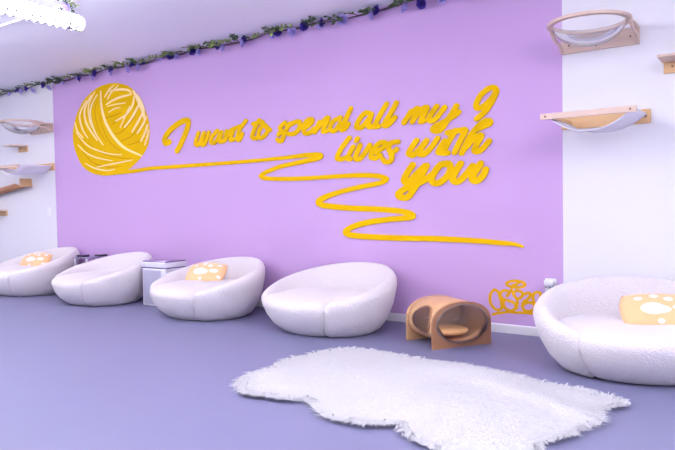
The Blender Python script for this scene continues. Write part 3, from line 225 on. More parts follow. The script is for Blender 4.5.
STRANDS=[[(-7.454,2.637,.021),(-7.454,2.618,.021),(-7.455,2.591,.021),(-7.455,2.56,.021),(-7.454,2.53,.021),(-7.453,2.501,.021),(-7.451,2.472,.021),(-7.447,2.441,.021),(-7.44,2.406,.021),(-7.427,2.365,.021),(-7.411,2.319,.021),(-7.392,2.273,.021),(-7.372,2.232,.021),(-7.35,2.195,.021),(-7.326,2.162,.021),(-7.301,2.131,.021),(-7.277,2.102,.021),(-7.254,2.075,.021),(-7.231,2.051,.021),(-7.207,2.027,.021),(-7.182,2.004,.021),(-7.155,1.98,.021),(-7.126,1.956,.021),(-7.096,1.933,.021),(-7.064,1.912,.021),(-7.034,1.892,.021),(-7.004,1.874,.02),(-6.969,1.857,.021),(-6.923,1.837,.02),(-6.854,1.812,.02),(-6.77,1.784,.02),(-6.691,1.758,.02),(-6.638,1.74,.02)],[(-7.533,2.6,.014),(-7.556,2.581,.015),(-7.59,2.552,.015),(-7.626,2.52,.015),(-7.654,2.489,.015),(-7.673,2.461,.015),(-7.688,2.432,.015),(-7.697,2.402,.015),(-7.702,2.37,.015),(-7.7,2.336,.015),(-7.693,2.3,.015),(-7.681,2.263,.015),(-7.667,2.226,.015),(-7.651,2.19,.015),(-7.633,2.154,.015),(-7.611,2.117,.015),(-7.585,2.08,.015),(-7.549,2.039,.015),(-7.505,1.996,.015),(-7.465,1.957,.014),(-7.437,1.931,.015)],[(-7.664,2.605,.016),(-7.689,2.584,.016),(-7.725,2.554,.016),(-7.763,2.519,.016),(-7.792,2.488,.016),(-7.811,2.462,.016),(-7.825,2.438,.016),(-7.833,2.413,.016),(-7.835,2.382,.016),(-7.832,2.347,.016),(-7.823,2.309,.016),(-7.807,2.266,.016),(-7.779,2.22,.016),(-7.73,2.164,.016),(-7.667,2.1,.016),(-7.605,2.041,.016),(-7.563,2.001,.016)],[(-7.773,2.549,.013),(-7.798,2.529,.013),(-7.835,2.499,.013),(-7.873,2.467,.013),(-7.903,2.436,.013),(-7.922,2.411,.014),(-7.937,2.386,.013),(-7.945,2.36,.013),(-7.947,2.33,.014),(-7.94,2.292,.014),(-7.925,2.249,.014),(-7.906,2.205,.013),(-7.884,2.166,.013),(-7.857,2.13,.013),(-7.824,2.096,.013),(-7.793,2.067,.013),(-7.772,2.047,.013)],[(-7.583,2.646,.01),(-7.607,2.624,.01),(-7.641,2.593,.01),(-7.677,2.558,.01),(-7.705,2.526,.01),(-7.722,2.5,.01),(-7.733,2.477,.01),(-7.74,2.451,.01),(-7.742,2.42,.01),(-7.74,2.38,.01),(-7.733,2.334,.01),(-7.722,2.287,.01),(-7.708,2.246,.01),(-7.688,2.21,.01),(-7.661,2.176,.01),(-7.636,2.149,.01),(-7.619,2.129,.01)],[(-7.346,2.448,.014),(-7.322,2.456,.014),(-7.288,2.467,.014),(-7.249,2.479,.014),(-7.209,2.489,.014),(-7.169,2.496,.014),(-7.127,2.504,.014),(-7.083,2.51,.014),(-7.036,2.515,.014),(-6.981,2.518,.014),(-6.92,2.521,.014),(-6.864,2.523,.014),(-6.826,2.524,.014)],[(-7.253,2.614,.014),(-7.217,2.615,.014),(-7.166,2.617,.014),(-7.109,2.617,.014),(-7.056,2.615,.014),(-7.005,2.609,.014),(-6.952,2.601,.014),(-6.903,2.592,.014),(-6.866,2.581,.014),(-6.843,2.568,.014),(-6.83,2.553,.014),(-6.822,2.538,.014),(-6.817,2.529,.014)],[(-7.308,2.514,.012),(-7.295,2.529,.012),(-7.278,2.551,.012),(-7.256,2.574,.011),(-7.229,2.596,.012),(-7.19,2.616,.011),(-7.143,2.637,.011),(-7.099,2.655,.011),(-7.068,2.667,.011)],[(-7.371,2.552,.012),(-7.355,2.567,.012),(-7.331,2.589,.012),(-7.304,2.612,.012),(-7.277,2.632,.012),(-7.248,2.647,.012),(-7.215,2.66,.011),(-7.186,2.671,.011),(-7.166,2.679,.011)],[(-6.762,2.485,.015),(-6.766,2.467,.015),(-6.77,2.442,.015),(-6.779,2.413,.015),(-6.795,2.386,.015),(-6.819,2.359,.015),(-6.849,2.331,.015),(-6.885,2.305,.015),(-6.927,2.281,.015),(-6.981,2.261,.015),(-7.045,2.243,.015),(-7.105,2.228,.015),(-7.148,2.218,.015)],[(-6.641,2.413,.016),(-6.653,2.4,.016),(-6.67,2.381,.016),(-6.69,2.358,.016),(-6.713,2.334,.016),(-6.74,2.306,.016),(-6.77,2.275,.016),(-6.803,2.243,.016),(-6.835,2.214,.016),(-6.871,2.187,.016),(-6.909,2.16,.016),(-6.943,2.138,.017),(-6.967,2.122,.017)],[(-6.568,2.305,.016),(-6.584,2.287,.016),(-6.606,2.261,.016),(-6.634,2.23,.016),(-6.664,2.198,.016),(-6.702,2.161,.016),(-6.747,2.118,.016),(-6.789,2.079,.016),(-6.819,2.051,.016)],[(-6.527,2.215,.015),(-6.541,2.198,.015),(-6.561,2.174,.015),(-6.584,2.147,.015),(-6.608,2.121,.015),(-6.636,2.096,.015),(-6.667,2.069,.015),(-6.697,2.045,.015),(-6.717,2.028,.015)],[(-6.508,2.121,.015),(-6.518,2.102,.015),(-6.533,2.075,.015),(-6.549,2.045,.015),(-6.567,2.017,.015),(-6.587,1.99,.015),(-6.611,1.962,.015),(-6.633,1.938,.015),(-6.648,1.921,.015)],[(-6.769,2.558,.026),(-6.754,2.539,.026),(-6.732,2.511,.026),(-6.708,2.479,.026),(-6.685,2.447,.026),(-6.663,2.414,.026),(-6.64,2.378,.026),(-6.618,2.342,.026),(-6.6,2.308,.026),(-6.586,2.274,.026),(-6.574,2.24,.026),(-6.566,2.21,.026),(-6.56,2.189,.026)],[(-6.715,2.508,.026),(-6.699,2.488,.026),(-6.675,2.46,.026),(-6.65,2.428,.026),(-6.628,2.398,.026),(-6.61,2.368,.026),(-6.593,2.337,.026),(-6.579,2.31,.026),(-6.569,2.291,.026)],[(-8.039,2.147,.01),(-8.011,2.121,.01),(-7.971,2.083,.009),(-7.926,2.043,.009),(-7.881,2.008,.009),(-7.842,1.981,.009),(-7.803,1.957,.009),(-7.758,1.934,.009),(-7.698,1.91,.009),(-7.619,1.884,.009),(-7.526,1.856,.009),(-7.43,1.831,.009),(-7.341,1.811,.009),(-7.256,1.798,.009),(-7.17,1.789,.009),(-7.097,1.783,.009),(-7.046,1.779,.009)],[(-8.004,1.968,.009),(-7.97,1.945,.009),(-7.921,1.911,.009),(-7.865,1.875,.009),(-7.809,1.845,.009),(-7.755,1.822,.009),(-7.7,1.803,.009),(-7.64,1.786,.009),(-7.574,1.769,.009),(-7.49,1.752,.009),(-7.394,1.735,.009),(-7.306,1.721,.009),(-7.245,1.711,.009)],[(-8.06,2.276,.011),(-8.053,2.255,.011),(-8.043,2.225,.011),(-8.03,2.191,.011),(-8.011,2.16,.011),(-7.98,2.131,.011),(-7.941,2.1,.011),(-7.904,2.074,.011),(-7.879,2.055,.011)],[(-6.852,2.377,.009),(-6.867,2.358,.009),(-6.89,2.331,.009),(-6.916,2.3,.009),(-6.942,2.268,.009),(-6.971,2.232,.009),(-7.003,2.192,.009),(-7.033,2.155,.009),(-7.054,2.129,.009)],[(-7.29,2.346,.008),(-7.268,2.352,.008),(-7.235,2.362,.008),(-7.199,2.372,.008),(-7.165,2.379,.008),(-7.131,2.382,.008),(-7.096,2.382,.008),(-7.064,2.382,.008),(-7.042,2.381,.008)],[(-7.312,2.424,.008),(-7.275,2.426,.008),(-7.223,2.429,.008),(-7.166,2.432,.008),(-7.113,2.433,.008),(-7.063,2.433,.008),(-7.011,2.432,.008),(-6.966,2.431,.008),(-6.935,2.43,.008)],[(-7.58,1.645,.009),(-7.533,1.648,.009),(-7.466,1.653,.009),(-7.392,1.659,.009),(-7.323,1.664,.009),(-7.26,1.668,.009),(-7.197,1.672,.009),(-7.136,1.677,.009),(-7.074,1.681,.009),(-7.008,1.686,.009),(-6.938,1.691,.009),(-6.877,1.695,.009),(-6.834,1.699,.009)],[(-7.843,1.705,.009),(-7.806,1.691,.009),(-7.754,1.671,.009),(-7.694,1.65,.009),(-7.633,1.632,.009),(-7.57,1.618,.009),(-7.503,1.606,.009),(-7.436,1.596,.009),(-7.377,1.59,.009),(-7.323,1.588,.009),(-7.273,1.591,.009),(-7.231,1.594,.009),(-7.201,1.597,.009)],[(-6.489,2.054,.011),(-6.493,2.039,.011),(-6.498,2.018,.011),(-6.505,1.993,.011),(-6.515,1.969,.011),(-6.528,1.944,.011),(-6.545,1.916,.011),(-6.562,1.89,.011),(-6.573,1.873,.011)]]
OCHRE=[[(-7.494,2.335,.01),(-7.484,2.301,.01),(-7.47,2.252,.01),(-7.451,2.197,.01),(-7.427,2.145,.01),(-7.398,2.095,.01),(-7.365,2.043,.01),(-7.327,1.994,.01),(-7.284,1.951,.01),(-7.23,1.913,.01),(-7.166,1.878,.01),(-7.108,1.85,.01),(-7.068,1.831,.01)],[(-7.537,2.524,.01),(-7.55,2.499,.01),(-7.571,2.463,.01),(-7.589,2.421,.01),(-7.596,2.375,.01),(-7.591,2.324,.01),(-7.577,2.267,.01),(-7.556,2.208,.01),(-7.529,2.153,.01),(-7.49,2.097,.01),(-7.44,2.04,.01),(-7.392,1.99,.01),(-7.359,1.956,.01)],[(-7.249,2.175,.01),(-7.217,2.185,.01),(-7.173,2.199,.01),(-7.123,2.216,.01),(-7.073,2.235,.01),(-7.021,2.26,.009),(-6.964,2.289,.009),(-6.912,2.317,.009),(-6.877,2.335,.009)],[(-7.18,2.049,.01),(-7.151,2.052,.01),(-7.109,2.055,.01),(-7.06,2.063,.01),(-7.008,2.081,.01),(-6.946,2.115,.009),(-6.874,2.161,.009),(-6.809,2.206,.009),(-6.764,2.237,.009)],[(-7.062,1.95,.01),(-7.017,1.959,.01),(-6.953,1.97,.009),(-6.883,1.986,.009),(-6.821,2.007,.009),(-6.765,2.038,.009),(-6.71,2.076,.009),(-6.663,2.112,.009),(-6.63,2.137,.009)],[(-7.775,1.985,.01),(-7.732,1.958,.01),(-7.672,1.92,.01),(-7.599,1.879,.01),(-7.518,1.843,.01),(-7.425,1.814,.01),(-7.32,1.786,.01),(-7.215,1.762,.01),(-7.12,1.744,.01),(-7.034,1.732,.01),(-6.952,1.725,.009),(-6.882,1.722,.009),(-6.833,1.719,.009)],[(-7.915,1.883,.01),(-7.876,1.85,.01),(-7.821,1.802,.01),(-7.755,1.753,.01),(-7.682,1.712,.01),(-7.599,1.684,.01),(-7.506,1.662,.01),(-7.412,1.645,.01),(-7.324,1.633,.01),(-7.239,1.628,.01),(-7.153,1.629,.01),(-7.079,1.632,.01),(-7.028,1.634,.01)],[(-7.395,2.279,.01),(-7.358,2.281,.01),(-7.304,2.284,.01),(-7.246,2.287,.01),(-7.193,2.291,.01),(-7.144,2.298,.01),(-7.094,2.306,.01),(-7.051,2.314,.009),(-7.021,2.32,.009)],[(-7.983,2.158,.01),(-7.978,2.129,.01),(-7.971,2.087,.01),(-7.959,2.04,.01),(-7.937,1.996,.01),(-7.896,1.953,.01),(-7.842,1.908,.01),(-7.791,1.869,.01),(-7.755,1.842,.01)],[(-6.92,1.896,.009),(-6.885,1.898,.009),(-6.836,1.901,.009),(-6.781,1.906,.009),(-6.732,1.913,.009),(-6.685,1.923,.009),(-6.638,1.937,.009),(-6.598,1.95,.009),(-6.569,1.959,.009)]]
TAG=[[(-2.049,.355,.011),(-2.054,.35,.011),(-2.063,.342,.011),(-2.071,.333,.011),(-2.078,.324,.011),(-2.082,.315,.011),(-2.084,.306,.011),(-2.086,.296,.011),(-2.087,.286,.011),(-2.087,.275,.011),(-2.086,.263,.011),(-2.085,.252,.011),(-2.082,.241,.011),(-2.078,.231,.011),(-2.072,.221,.011),(-2.066,.213,.011),(-2.059,.205,.011),(-2.05,.198,.011),(-2.04,.192,.011),(-2.03,.188,.011),(-2.02,.186,.011),(-2.011,.187,.011),(-2.001,.191,.011),(-1.992,.196,.011),(-1.986,.203,.011),(-1.983,.211,.011),(-1.983,.222,.011),(-1.984,.233,.011),(-1.986,.244,.011),(-1.988,.256,.011),(-1.991,.268,.011),(-1.994,.28,.011),(-1.998,.292,.011),(-2.002,.306,.011),(-2.007,.321,.011),(-2.013,.334,.011),(-2.019,.345,.011),(-2.026,.351,.011),(-2.035,.354,.011),(-2.043,.355,.011),(-2.049,.357,.011)],[(-1.899,.365,.011),(-1.902,.36,.011),(-1.906,.353,.011),(-1.911,.347,.011),(-1.916,.343,.011),(-1.921,.344,.011),(-1.926,.347,.011),(-1.932,.351,.011),(-1.938,.354,.011),(-1.946,.355,.011),(-1.955,.355,.011),(-1.964,.354,.011),(-1.972,.352,.011),(-1.979,.347,.011),(-1.986,.341,.011),(-1.992,.333,.011),(-1.995,.326,.011),(-1.996,.318,.011),(-1.994,.309,.011),(-1.991,.301,.011),(-1.985,.293,.011),(-1.978,.288,.011),(-1.969,.283,.011),(-1.959,.279,.011),(-1.947,.276,.011),(-1.934,.273,.011),(-1.92,.27,.011),(-1.905,.267,.011),(-1.893,.263,.011),(-1.883,.258,.011),(-1.875,.252,.011),(-1.868,.245,.011),(-1.864,.237,.011),(-1.864,.229,.011),(-1.866,.22,.011),(-1.87,.211,.011),(-1.875,.204,.011),(-1.883,.198,.011),(-1.893,.194,.011),(-1.904,.191,.011),(-1.915,.191,.011),(-1.925,.193,.011),(-1.937,.197,.011),(-1.948,.203,.011),(-1.956,.209,.011),(-1.962,.217,.011),(-1.965,.227,.011),(-1.968,.237,.011),(-1.969,.245,.011),(-1.969,.253,.011),(-1.967,.259,.011),(-1.966,.265,.011),(-1.964,.269,.011)],[(-1.939,.309,.011),(-1.936,.312,.011),(-1.933,.316,.011),(-1.928,.321,.011),(-1.924,.326,.011),(-1.92,.333,.011),(-1.915,.34,.011),(-1.91,.347,.011),(-1.907,.352,.011)],[(-1.884,.343,.011),(-1.877,.347,.011),(-1.868,.353,.011),(-1.857,.359,.011),(-1.847,.362,.011),(-1.837,.36,.011),(-1.826,.357,.011),(-1.817,.352,.011),(-1.81,.346,.011),(-1.806,.34,.011),(-1.805,.333,.011),(-1.806,.325,.011),(-1.809,.318,.011),(-1.813,.311,.011),(-1.82,.305,.011),(-1.827,.299,.011),(-1.835,.296,.011),(-1.843,.296,.011),(-1.852,.298,.011),(-1.861,.301,.011),(-1.868,.306,.011),(-1.873,.312,.011),(-1.878,.32,.011),(-1.882,.328,.011),(-1.884,.333,.011)],[(-1.856,.295,.011),(-1.854,.287,.011),(-1.852,.277,.011),(-1.85,.266,.011),(-1.85,.254,.011),(-1.852,.242,.011),(-1.855,.229,.011),(-1.858,.217,.011),(-1.86,.209,.011)],[(-1.79,.336,.011),(-1.783,.338,.011),(-1.775,.343,.011),(-1.765,.347,.011),(-1.757,.348,.011),(-1.751,.347,.011),(-1.744,.345,.011),(-1.74,.341,.011),(-1.739,.335,.011),(-1.741,.327,.011),(-1.747,.317,.011),(-1.754,.306,.011),(-1.762,.297,.011),(-1.77,.291,.011),(-1.779,.285,.011),(-1.789,.279,.011),(-1.796,.273,.011),(-1.801,.266,.011),(-1.804,.258,.011),(-1.806,.25,.011),(-1.807,.242,.011),(-1.807,.233,.011),(-1.805,.225,.011),(-1.803,.217,.011),(-1.799,.21,.011),(-1.793,.205,.011),(-1.785,.201,.011),(-1.776,.198,.011),(-1.766,.197,.011),(-1.755,.198,.011),(-1.743,.2,.011),(-1.731,.205,.011),(-1.722,.21,.011),(-1.715,.217,.011),(-1.709,.226,.011),(-1.705,.235,.011),(-1.704,.243,.011),(-1.707,.251,.011),(-1.713,.258,.011),(-1.721,.264,.011),(-1.73,.268,.011),(-1.739,.269,.011),(-1.75,.269,.011),(-1.761,.267,.011),(-1.77,.265,.011),(-1.777,.262,.011),(-1.784,.258,.011),(-1.789,.254,.011),(-1.793,.251,.011)],[(-1.721,.324,.011),(-1.719,.329,.011),(-1.715,.336,.011),(-1.71,.343,.011),(-1.705,.349,.011),(-1.698,.353,.011),(-1.691,.357,.011),(-1.683,.359,.011),(-1.676,.359,.011),(-1.67,.358,.011),(-1.665,.355,.011),(-1.66,.351,.011),(-1.657,.345,.011),(-1.657,.336,.011),(-1.658,.326,.011),(-1.661,.315,.011),(-1.664,.304,.011),(-1.668,.294,.011),(-1.674,.284,.011),(-1.68,.274,.011),(-1.686,.267,.011),(-1.691,.262,.011),(-1.696,.258,.011),(-1.701,.256,.011),(-1.706,.258,.011),(-1.709,.263,.011),(-1.712,.273,.011),(-1.715,.283,.011),(-1.717,.293,.011),(-1.719,.301,.011),(-1.72,.311,.011),(-1.721,.319,.011),(-1.721,.324,.011)],[(-1.863,.441,.011),(-1.874,.44,.011),(-1.89,.437,.011),(-1.908,.434,.011),(-1.921,.43,.011),(-1.93,.426,.011),(-1.936,.421,.011),(-1.941,.416,.011),(-1.942,.411,.011),(-1.941,.406,.011),(-1.937,.402,.011),(-1.93,.398,.011),(-1.921,.394,.011),(-1.909,.391,.011),(-1.894,.388,.011),(-1.878,.386,.011),(-1.863,.385,.011),(-1.848,.386,.011),(-1.832,.388,.011),(-1.817,.391,.011),(-1.806,.395,.011),(-1.797,.399,.011),(-1.79,.404,.011),(-1.786,.409,.011),(-1.785,.414,.011),(-1.786,.419,.011),(-1.79,.424,.011),(-1.797,.429,.011),(-1.805,.433,.011),(-1.818,.436,.011),(-1.835,.439,.011),(-1.851,.44,.011),(-1.863,.441,.011)],[(-1.888,.402,.011),(-1.883,.403,.011),(-1.877,.404,.011),(-1.87,.406,.011),(-1.863,.409,.011),(-1.856,.413,.011),(-1.849,.418,.011),(-1.842,.422,.011),(-1.838,.425,.011)],[(-2.062,.145,.011),(-2.052,.148,.011),(-2.037,.153,.011),(-2.021,.158,.011),(-2.003,.162,.011),(-1.985,.166,.011),(-1.966,.17,.011),(-1.946,.174,.011),(-1.927,.177,.011),(-1.91,.178,.011),(-1.893,.177,.011),(-1.876,.177,.011),(-1.861,.177,.011),(-1.846,.178,.011),(-1.832,.179,.011),(-1.818,.181,.011),(-1.803,.182,.011),(-1.784,.181,.011),(-1.763,.181,.011),(-1.744,.18,.011),(-1.73,.18,.011)]]
FLOWERS=[(-9.4,2.856),(-9.148,2.871),(-8.695,2.86),(-8.29,2.866),(-7.814,2.847),(-7.463,2.874),(-7.118,2.886),(-6.682,2.867),(-6.486,2.897),(-5.971,2.87),(-5.593,2.871),(-5.172,2.895),(-4.78,2.891),(-4.317,2.872),(-3.968,2.97),(-3.74,2.91),(-3.117,2.87),(-2.659,2.845)]
RUG=[(-2.73,-2.396),(-2.829,-2.248),(-2.846,-2.121),(-2.818,-1.987),(-2.886,-1.797),(-2.887,-1.665),(-2.856,-1.56),(-2.839,-1.424),(-2.791,-1.302),(-2.719,-1.182),(-2.568,-1.167),(-2.384,-1.165),(-2.206,-1.18),(-2.041,-1.196),(-1.894,-1.218),(-1.767,-1.217),(-1.619,-1.245),(-1.461,-1.274),(-1.319,-1.306),(-1.145,-1.336),(-.981,-1.352),(-.831,-1.414),(-.695,-1.486),(-.74,-1.601),(-.793,-1.673),(-.792,-1.8),(-.752,-1.894),(-.786,-1.981),(-.812,-2.107),(-.852,-2.192),(-.89,-2.289),(-.887,-2.396),(-.926,-2.549),(-1.022,-2.636),(-1.152,-2.696),(-1.276,-2.635),(-1.369,-2.599),(-1.478,-2.552),(-1.536,-2.479),(-1.583,-2.427),(-1.65,-2.487),(-1.718,-2.531),(-1.823,-2.539),(-1.928,-2.544),(-2.04,-2.486),(-2.134,-2.407),(-2.196,-2.363),(-2.248,-2.396),(-2.305,-2.432),(-2.413,-2.436),(-2.5,-2.458),(-2.599,-2.452)]
# ---------------- mural ----------------
AX = 1.12            # brush is wider than tall
import numpy as np
def paint(strokes, y, depth, res=.006):
    """union of round-brush strokes as one flat raised shape (u along the wall, z up)"""
    S = [np.array([(u/AX, z, max(r, .002)) for u, z, r in s]) for s in strokes]
    A_ = np.concatenate(S); m = A_[:, 2].max() + 3*res
    u0, z0 = A_[:, 0].min()-m, A_[:, 1].min()-m
    nu = int((A_[:, 0].max()+m-u0)/res)+2; nz = int((A_[:, 1].max()+m-z0)/res)+2
    D = np.full((nu, nz), 9.0)
    for s in S:
        for a, c in zip(s[:-1], s[1:]):
            R_ = max(a[2], c[2]) + 2*res
            i0 = max(0, int((min(a[0], c[0])-R_-u0)/res)); i1 = min(nu, int((max(a[0], c[0])+R_-u0)/res)+2)
            j0 = max(0, int((min(a[1], c[1])-R_-z0)/res)); j1 = min(nz, int((max(a[1], c[1])+R_-z0)/res)+2)
            U, Z = np.meshgrid(u0+res*np.arange(i0, i1), z0+res*np.arange(j0, j1), indexing='ij')
            d = c[:2]-a[:2]; L2 = max(d@d, 1e-9)
            k = np.clip(((U-a[0])*d[0]+(Z-a[1])*d[1])/L2, 0, 1)
            dist = np.hypot(U-a[0]-k*d[0], Z-a[1]-k*d[1]) - (a[2]+(c[2]-a[2])*k)
            D[i0:i1, j0:j1] = np.minimum(D[i0:i1, j0:j1], dist)
    b = MB(); idx = {}; edges = {}
    def vert(key, u, z):
        if key not in idx: idx[key] = len(b.v); b.v.append((u*AX, y-depth, z))
        return idx[key]
    for i, j in np.argwhere(np.minimum(np.minimum(D[:-1, :-1], D[1:, :-1]), np.minimum(D[:-1, 1:], D[1:, 1:])) < 0):
        cs = [(i, j), (i+1, j), (i+1, j+1), (i, j+1)]; poly = []
        for q in range(4):
            p, n = cs[q], cs[(q+1) % 4]; dp, dn = D[p], D[n]
            if dp < 0: poly.append(vert(p, u0+res*p[0], z0+res*p[1]))
            if (dp < 0) != (dn < 0):
                k = dp/(dp-dn); k = min(.97, max(.03, k))
                kk = (min(p, n), max(p, n))
                poly.append(vert(kk, u0+res*(p[0]+(n[0]-p[0])*k), z0+res*(p[1]+(n[1]-p[1])*k)))
        if len(poly) > 2:
            b.f.append(tuple(poly)); b.m.append(0)
            for q in range(len(poly)):
                e = (poly[q], poly[(q+1) % len(poly)]); edges[e] = 1
    back = {}
    def bk(v):
        if v not in back: back[v] = len(b.v); x, _, z = b.v[v]; b.v.append((x, y, z))
        return back[v]
    for (p, n) in list(edges):
        if (n, p) not in edges: b.f.append((n, p, bk(p), bk(n))); b.m.append(0)
    return b
quote = thing('mural_lettering', (-3.9, 0, 1.75))
for name, strokes in WORDS:
    b = paint([[(u+3.9, z-1.75, r*.96) for u, z, r in s] for s in strokes], -.0005, .012)
    o = b.build('painted_numeral' if name == '9' else 'painted_word', YEL, quote)
    o['label'] = 'yellow script %s "%s"' % ('numeral' if name == '9' else 'word', name)
tag(quote, 'yellow brush script lettering about nine lives, in three lines on the lilac wall', 'lettering')

ball = thing('mural_yarn_ball', (-7.28, 0, 2.1))
b = MB(); b.prism([(u+7.28, z-2.1) for u, z in OUTLINE], 1, -.0005, -.006); b.build('ball', YEL, ball)
for i, s in enumerate(STRANDS):
    n = len(s)
    b = paint([[(u+7.28, z-2.1, r*(.35+.65*sin(pi*min(1, max(0, (k+.6)/n)))**.6)) for k, (u, z, r) in enumerate(s)]], -.006, .003+.0002*i)
    b.build('yarn_strand', CREAM, ball)
b = paint([[(u+7.28, z-2.1, r) for u, z, r in THREAD]], -.0005, .011, .008); o = b.build('yarn_thread', YEL, ball)
for i, s in enumerate(OCHRE):
    n = len(s); q = paint([[(u+7.28, z-2.1, r*.8*(.35+.65*sin(pi*min(1, max(0, (k+.6)/n)))**.6)) for k, (u, z, r) in enumerate(s)]], -.006, .0008+.00008*i)
    q.build('yarn_strand', DEEPY, ball)['label'] = 'deeper ochre strand'
o['label'] = 'long yellow thread unrolling in zigzags under the lettering'
tag(ball, 'yellow ball of yarn painted at left on the lilac wall, its thread zigzagging right', 'mural')

b = paint(TAG, -.0005, .002)
tag(b.build('graffiti_tag', TAGY), 'ochre spray painted graffiti signature with a halo, low beside the wall outlet', 'graffiti')

# ---------------- garland ----------------
def leaf(b, p, d, n, L, w, mi=0):
    d = d.normalized(); s = d.cross(n).normalized(); n = s.cross(d)
    pr = [(0,0,0),(.3,.5,.02),(.65,.42,.0),(1,0,-.06),(.65,-.42,.0),(.3,-.5,.02),(.5,0,.1)]
    vs = [p + d*(a*L) + s*(c*w) + n*(e*L) for a, c, e in pr]
    b.add(vs, [(0,1,6),(1,2,6),(2,3,6),(3,4,6),(4,5,6),(5,0,6)], mi)
def rnd(): return Vector((random.uniform(-1,1), random.uniform(-1,1), random.uniform(-1,1)))
def sprig_mesh(seed):
    random.seed(seed); b = MB()
    end = Vector((random.uniform(-.03,.03), -.16, random.uniform(-.02,.02)))
    b.tube([(0,0,0), end*.5+Vector((0,0,.006)), end], .0035, 5, mi=1)
    for k in range(7):
        p = end*(.25+.75*k/6); d = Vector((1 if k % 2 else -1, random.uniform(-.9,.1), random.uniform(-.5,.6)))
        if k == 6: d = end + rnd()*.02
        leaf(b, p, d, (Vector((0,.3,1))+rnd()*.5), random.uniform(.045,.065), random.uniform(.026,.036), 0)
    return b
def flower_mesh(seed, R):
    random.seed(seed); b = MB()
    for ring, (n, tilt, s) in enumerate(((6, .35, 1.0), (5, .85, .8), (4, 1.25, .6))):
        for k in range(n):
            a = 2*pi*k/n + ring*.5 + random.uniform(-.15,.15)
            rows = []
            for i in range(4):
                t = i/3; row = []
                for j in range(5):
                    q = (j-2)/2; wv = R*s*.62*q*(sin(pi*(.18+.72*t)))
                    rr = R*s*t*cos(tilt*(.5+.6*t)); zz = R*s*t*sin(tilt*(.5+.6*t)) + abs(q)*R*.1
                    row.append((rr*cos(a)-wv*sin(a), -zz, rr*sin(a)+wv*cos(a)))
                rows.append(row)
            b.grid(rows)
    b.tube([(0,.012,0),(0,-.004,0)], [R*.25, R*.2], 6)
    return b
ZG = H - .035
gar = thing('flower_garland', (-6.5, -.03, ZG))
pts = []; x = -11.2
while x < -1.7:
    pts.append((x+6.5, -.012 + .01*sin(x*7.3), .012*sin(x*4.1) + .008*sin(x*11))); x += .12
b = MB(); b.tube(pts, .006, 6); b.tube([(p[0], p[1]-.012+.014*sin(i*.9), p[2]+.014*cos(i*.9)) for i, p in enumerate(pts)], .004, 5)
b.build('vine', STEM, gar, smooth=True)
protos = []
for i, m in enumerate((LEAF, LEAF, LEAF2, LEAF)): protos.append(sprig_mesh(30+i).build('leaf_sprig', [m, STEM], gar, fixn=False))
random.seed(5)
n = 74
for i in range(n):
    o = protos[i] if i < 4 else protos[random.randrange(4)].copy()
    if i >= 4: C.objects.link(o)
    x = -11.0 + 9.2*(i+.5)/n + random.uniform(-.05, .05)
    o.location = (x+6.5, -.02, .012*sin(x*4.1) + .008*sin(x*11))
    o.rotation_euler = (random.uniform(-.35,.2), random.uniform(-.6,.6), random.uniform(-.8,.8))
    s = random.uniform(.7, 1.25); o.scale = (s, s, s)
fd = flower_mesh(1, .055).build('flower', PURPLE, gar, smooth=True, fixn=False); fd['label'] = 'deep purple flower'
fp = flower_mesh(2, .065).build('flower', PALE, gar, smooth=True, fixn=False); fp['label'] = 'pale lavender flower'
for i, (x, z) in enumerate(FLOWERS + [(-10.0, 2.87), (-10.6, 2.87), (-2.2, 2.86)]):
    o = fd if i == 0 else fd.copy()
    if i: C.objects.link(o)
    o.location = (x+6.5, -.035, min(z, H-.045)-ZG); o.rotation_euler = (random.uniform(-.2,.7), random.uniform(0,3), random.uniform(-.5,.5))
xs = sorted(f[0] for f in FLOWERS)
for i in range(26):
    o = fp if i == 0 else fp.copy()
    if i: C.objects.link(o)
    x = -10.8 + 8.9*(i+.5)/26 + random.uniform(-.08,.08)
    o.location = (x+6.5, -.02, -.03 + random.uniform(-.02,.015)); o.rotation_euler = (random.uniform(0,.9), random.uniform(0,3), random.uniform(-.6,.6))
    s = random.uniform(.7,1.05); o.scale = (s,s,s)
tag(gar, 'artificial vine of green leaves and purple flowers along the top of the wall', 'garland')

hs = thing('hanging_flower_sprig', (-5.08, -1.96, H))
b = MB(); b.tube([(0,0,0),(.01,0,-.04),(.02,.01,-.085)], .004, 5); b.build('stem', STEM, hs)
for i in range(5):
    o = protos[i % 4].copy(); C.objects.link(o); o.parent = hs; o.location = (.01, 0, -.012-.017*i); o.rotation_euler = (.5, .3*i, 1.3*i); o.scale = (.6,.6,.6)
o = fp.copy(); C.objects.link(o); o.parent = hs; o.location = (.02, .0, -.085); o.rotation_euler = (.6,0,.4); o.scale = (.7,.7,.7)
tag(hs, 'small leafy sprig with a purple flower hanging from the ceiling beside the tube lamp', 'flower sprig')

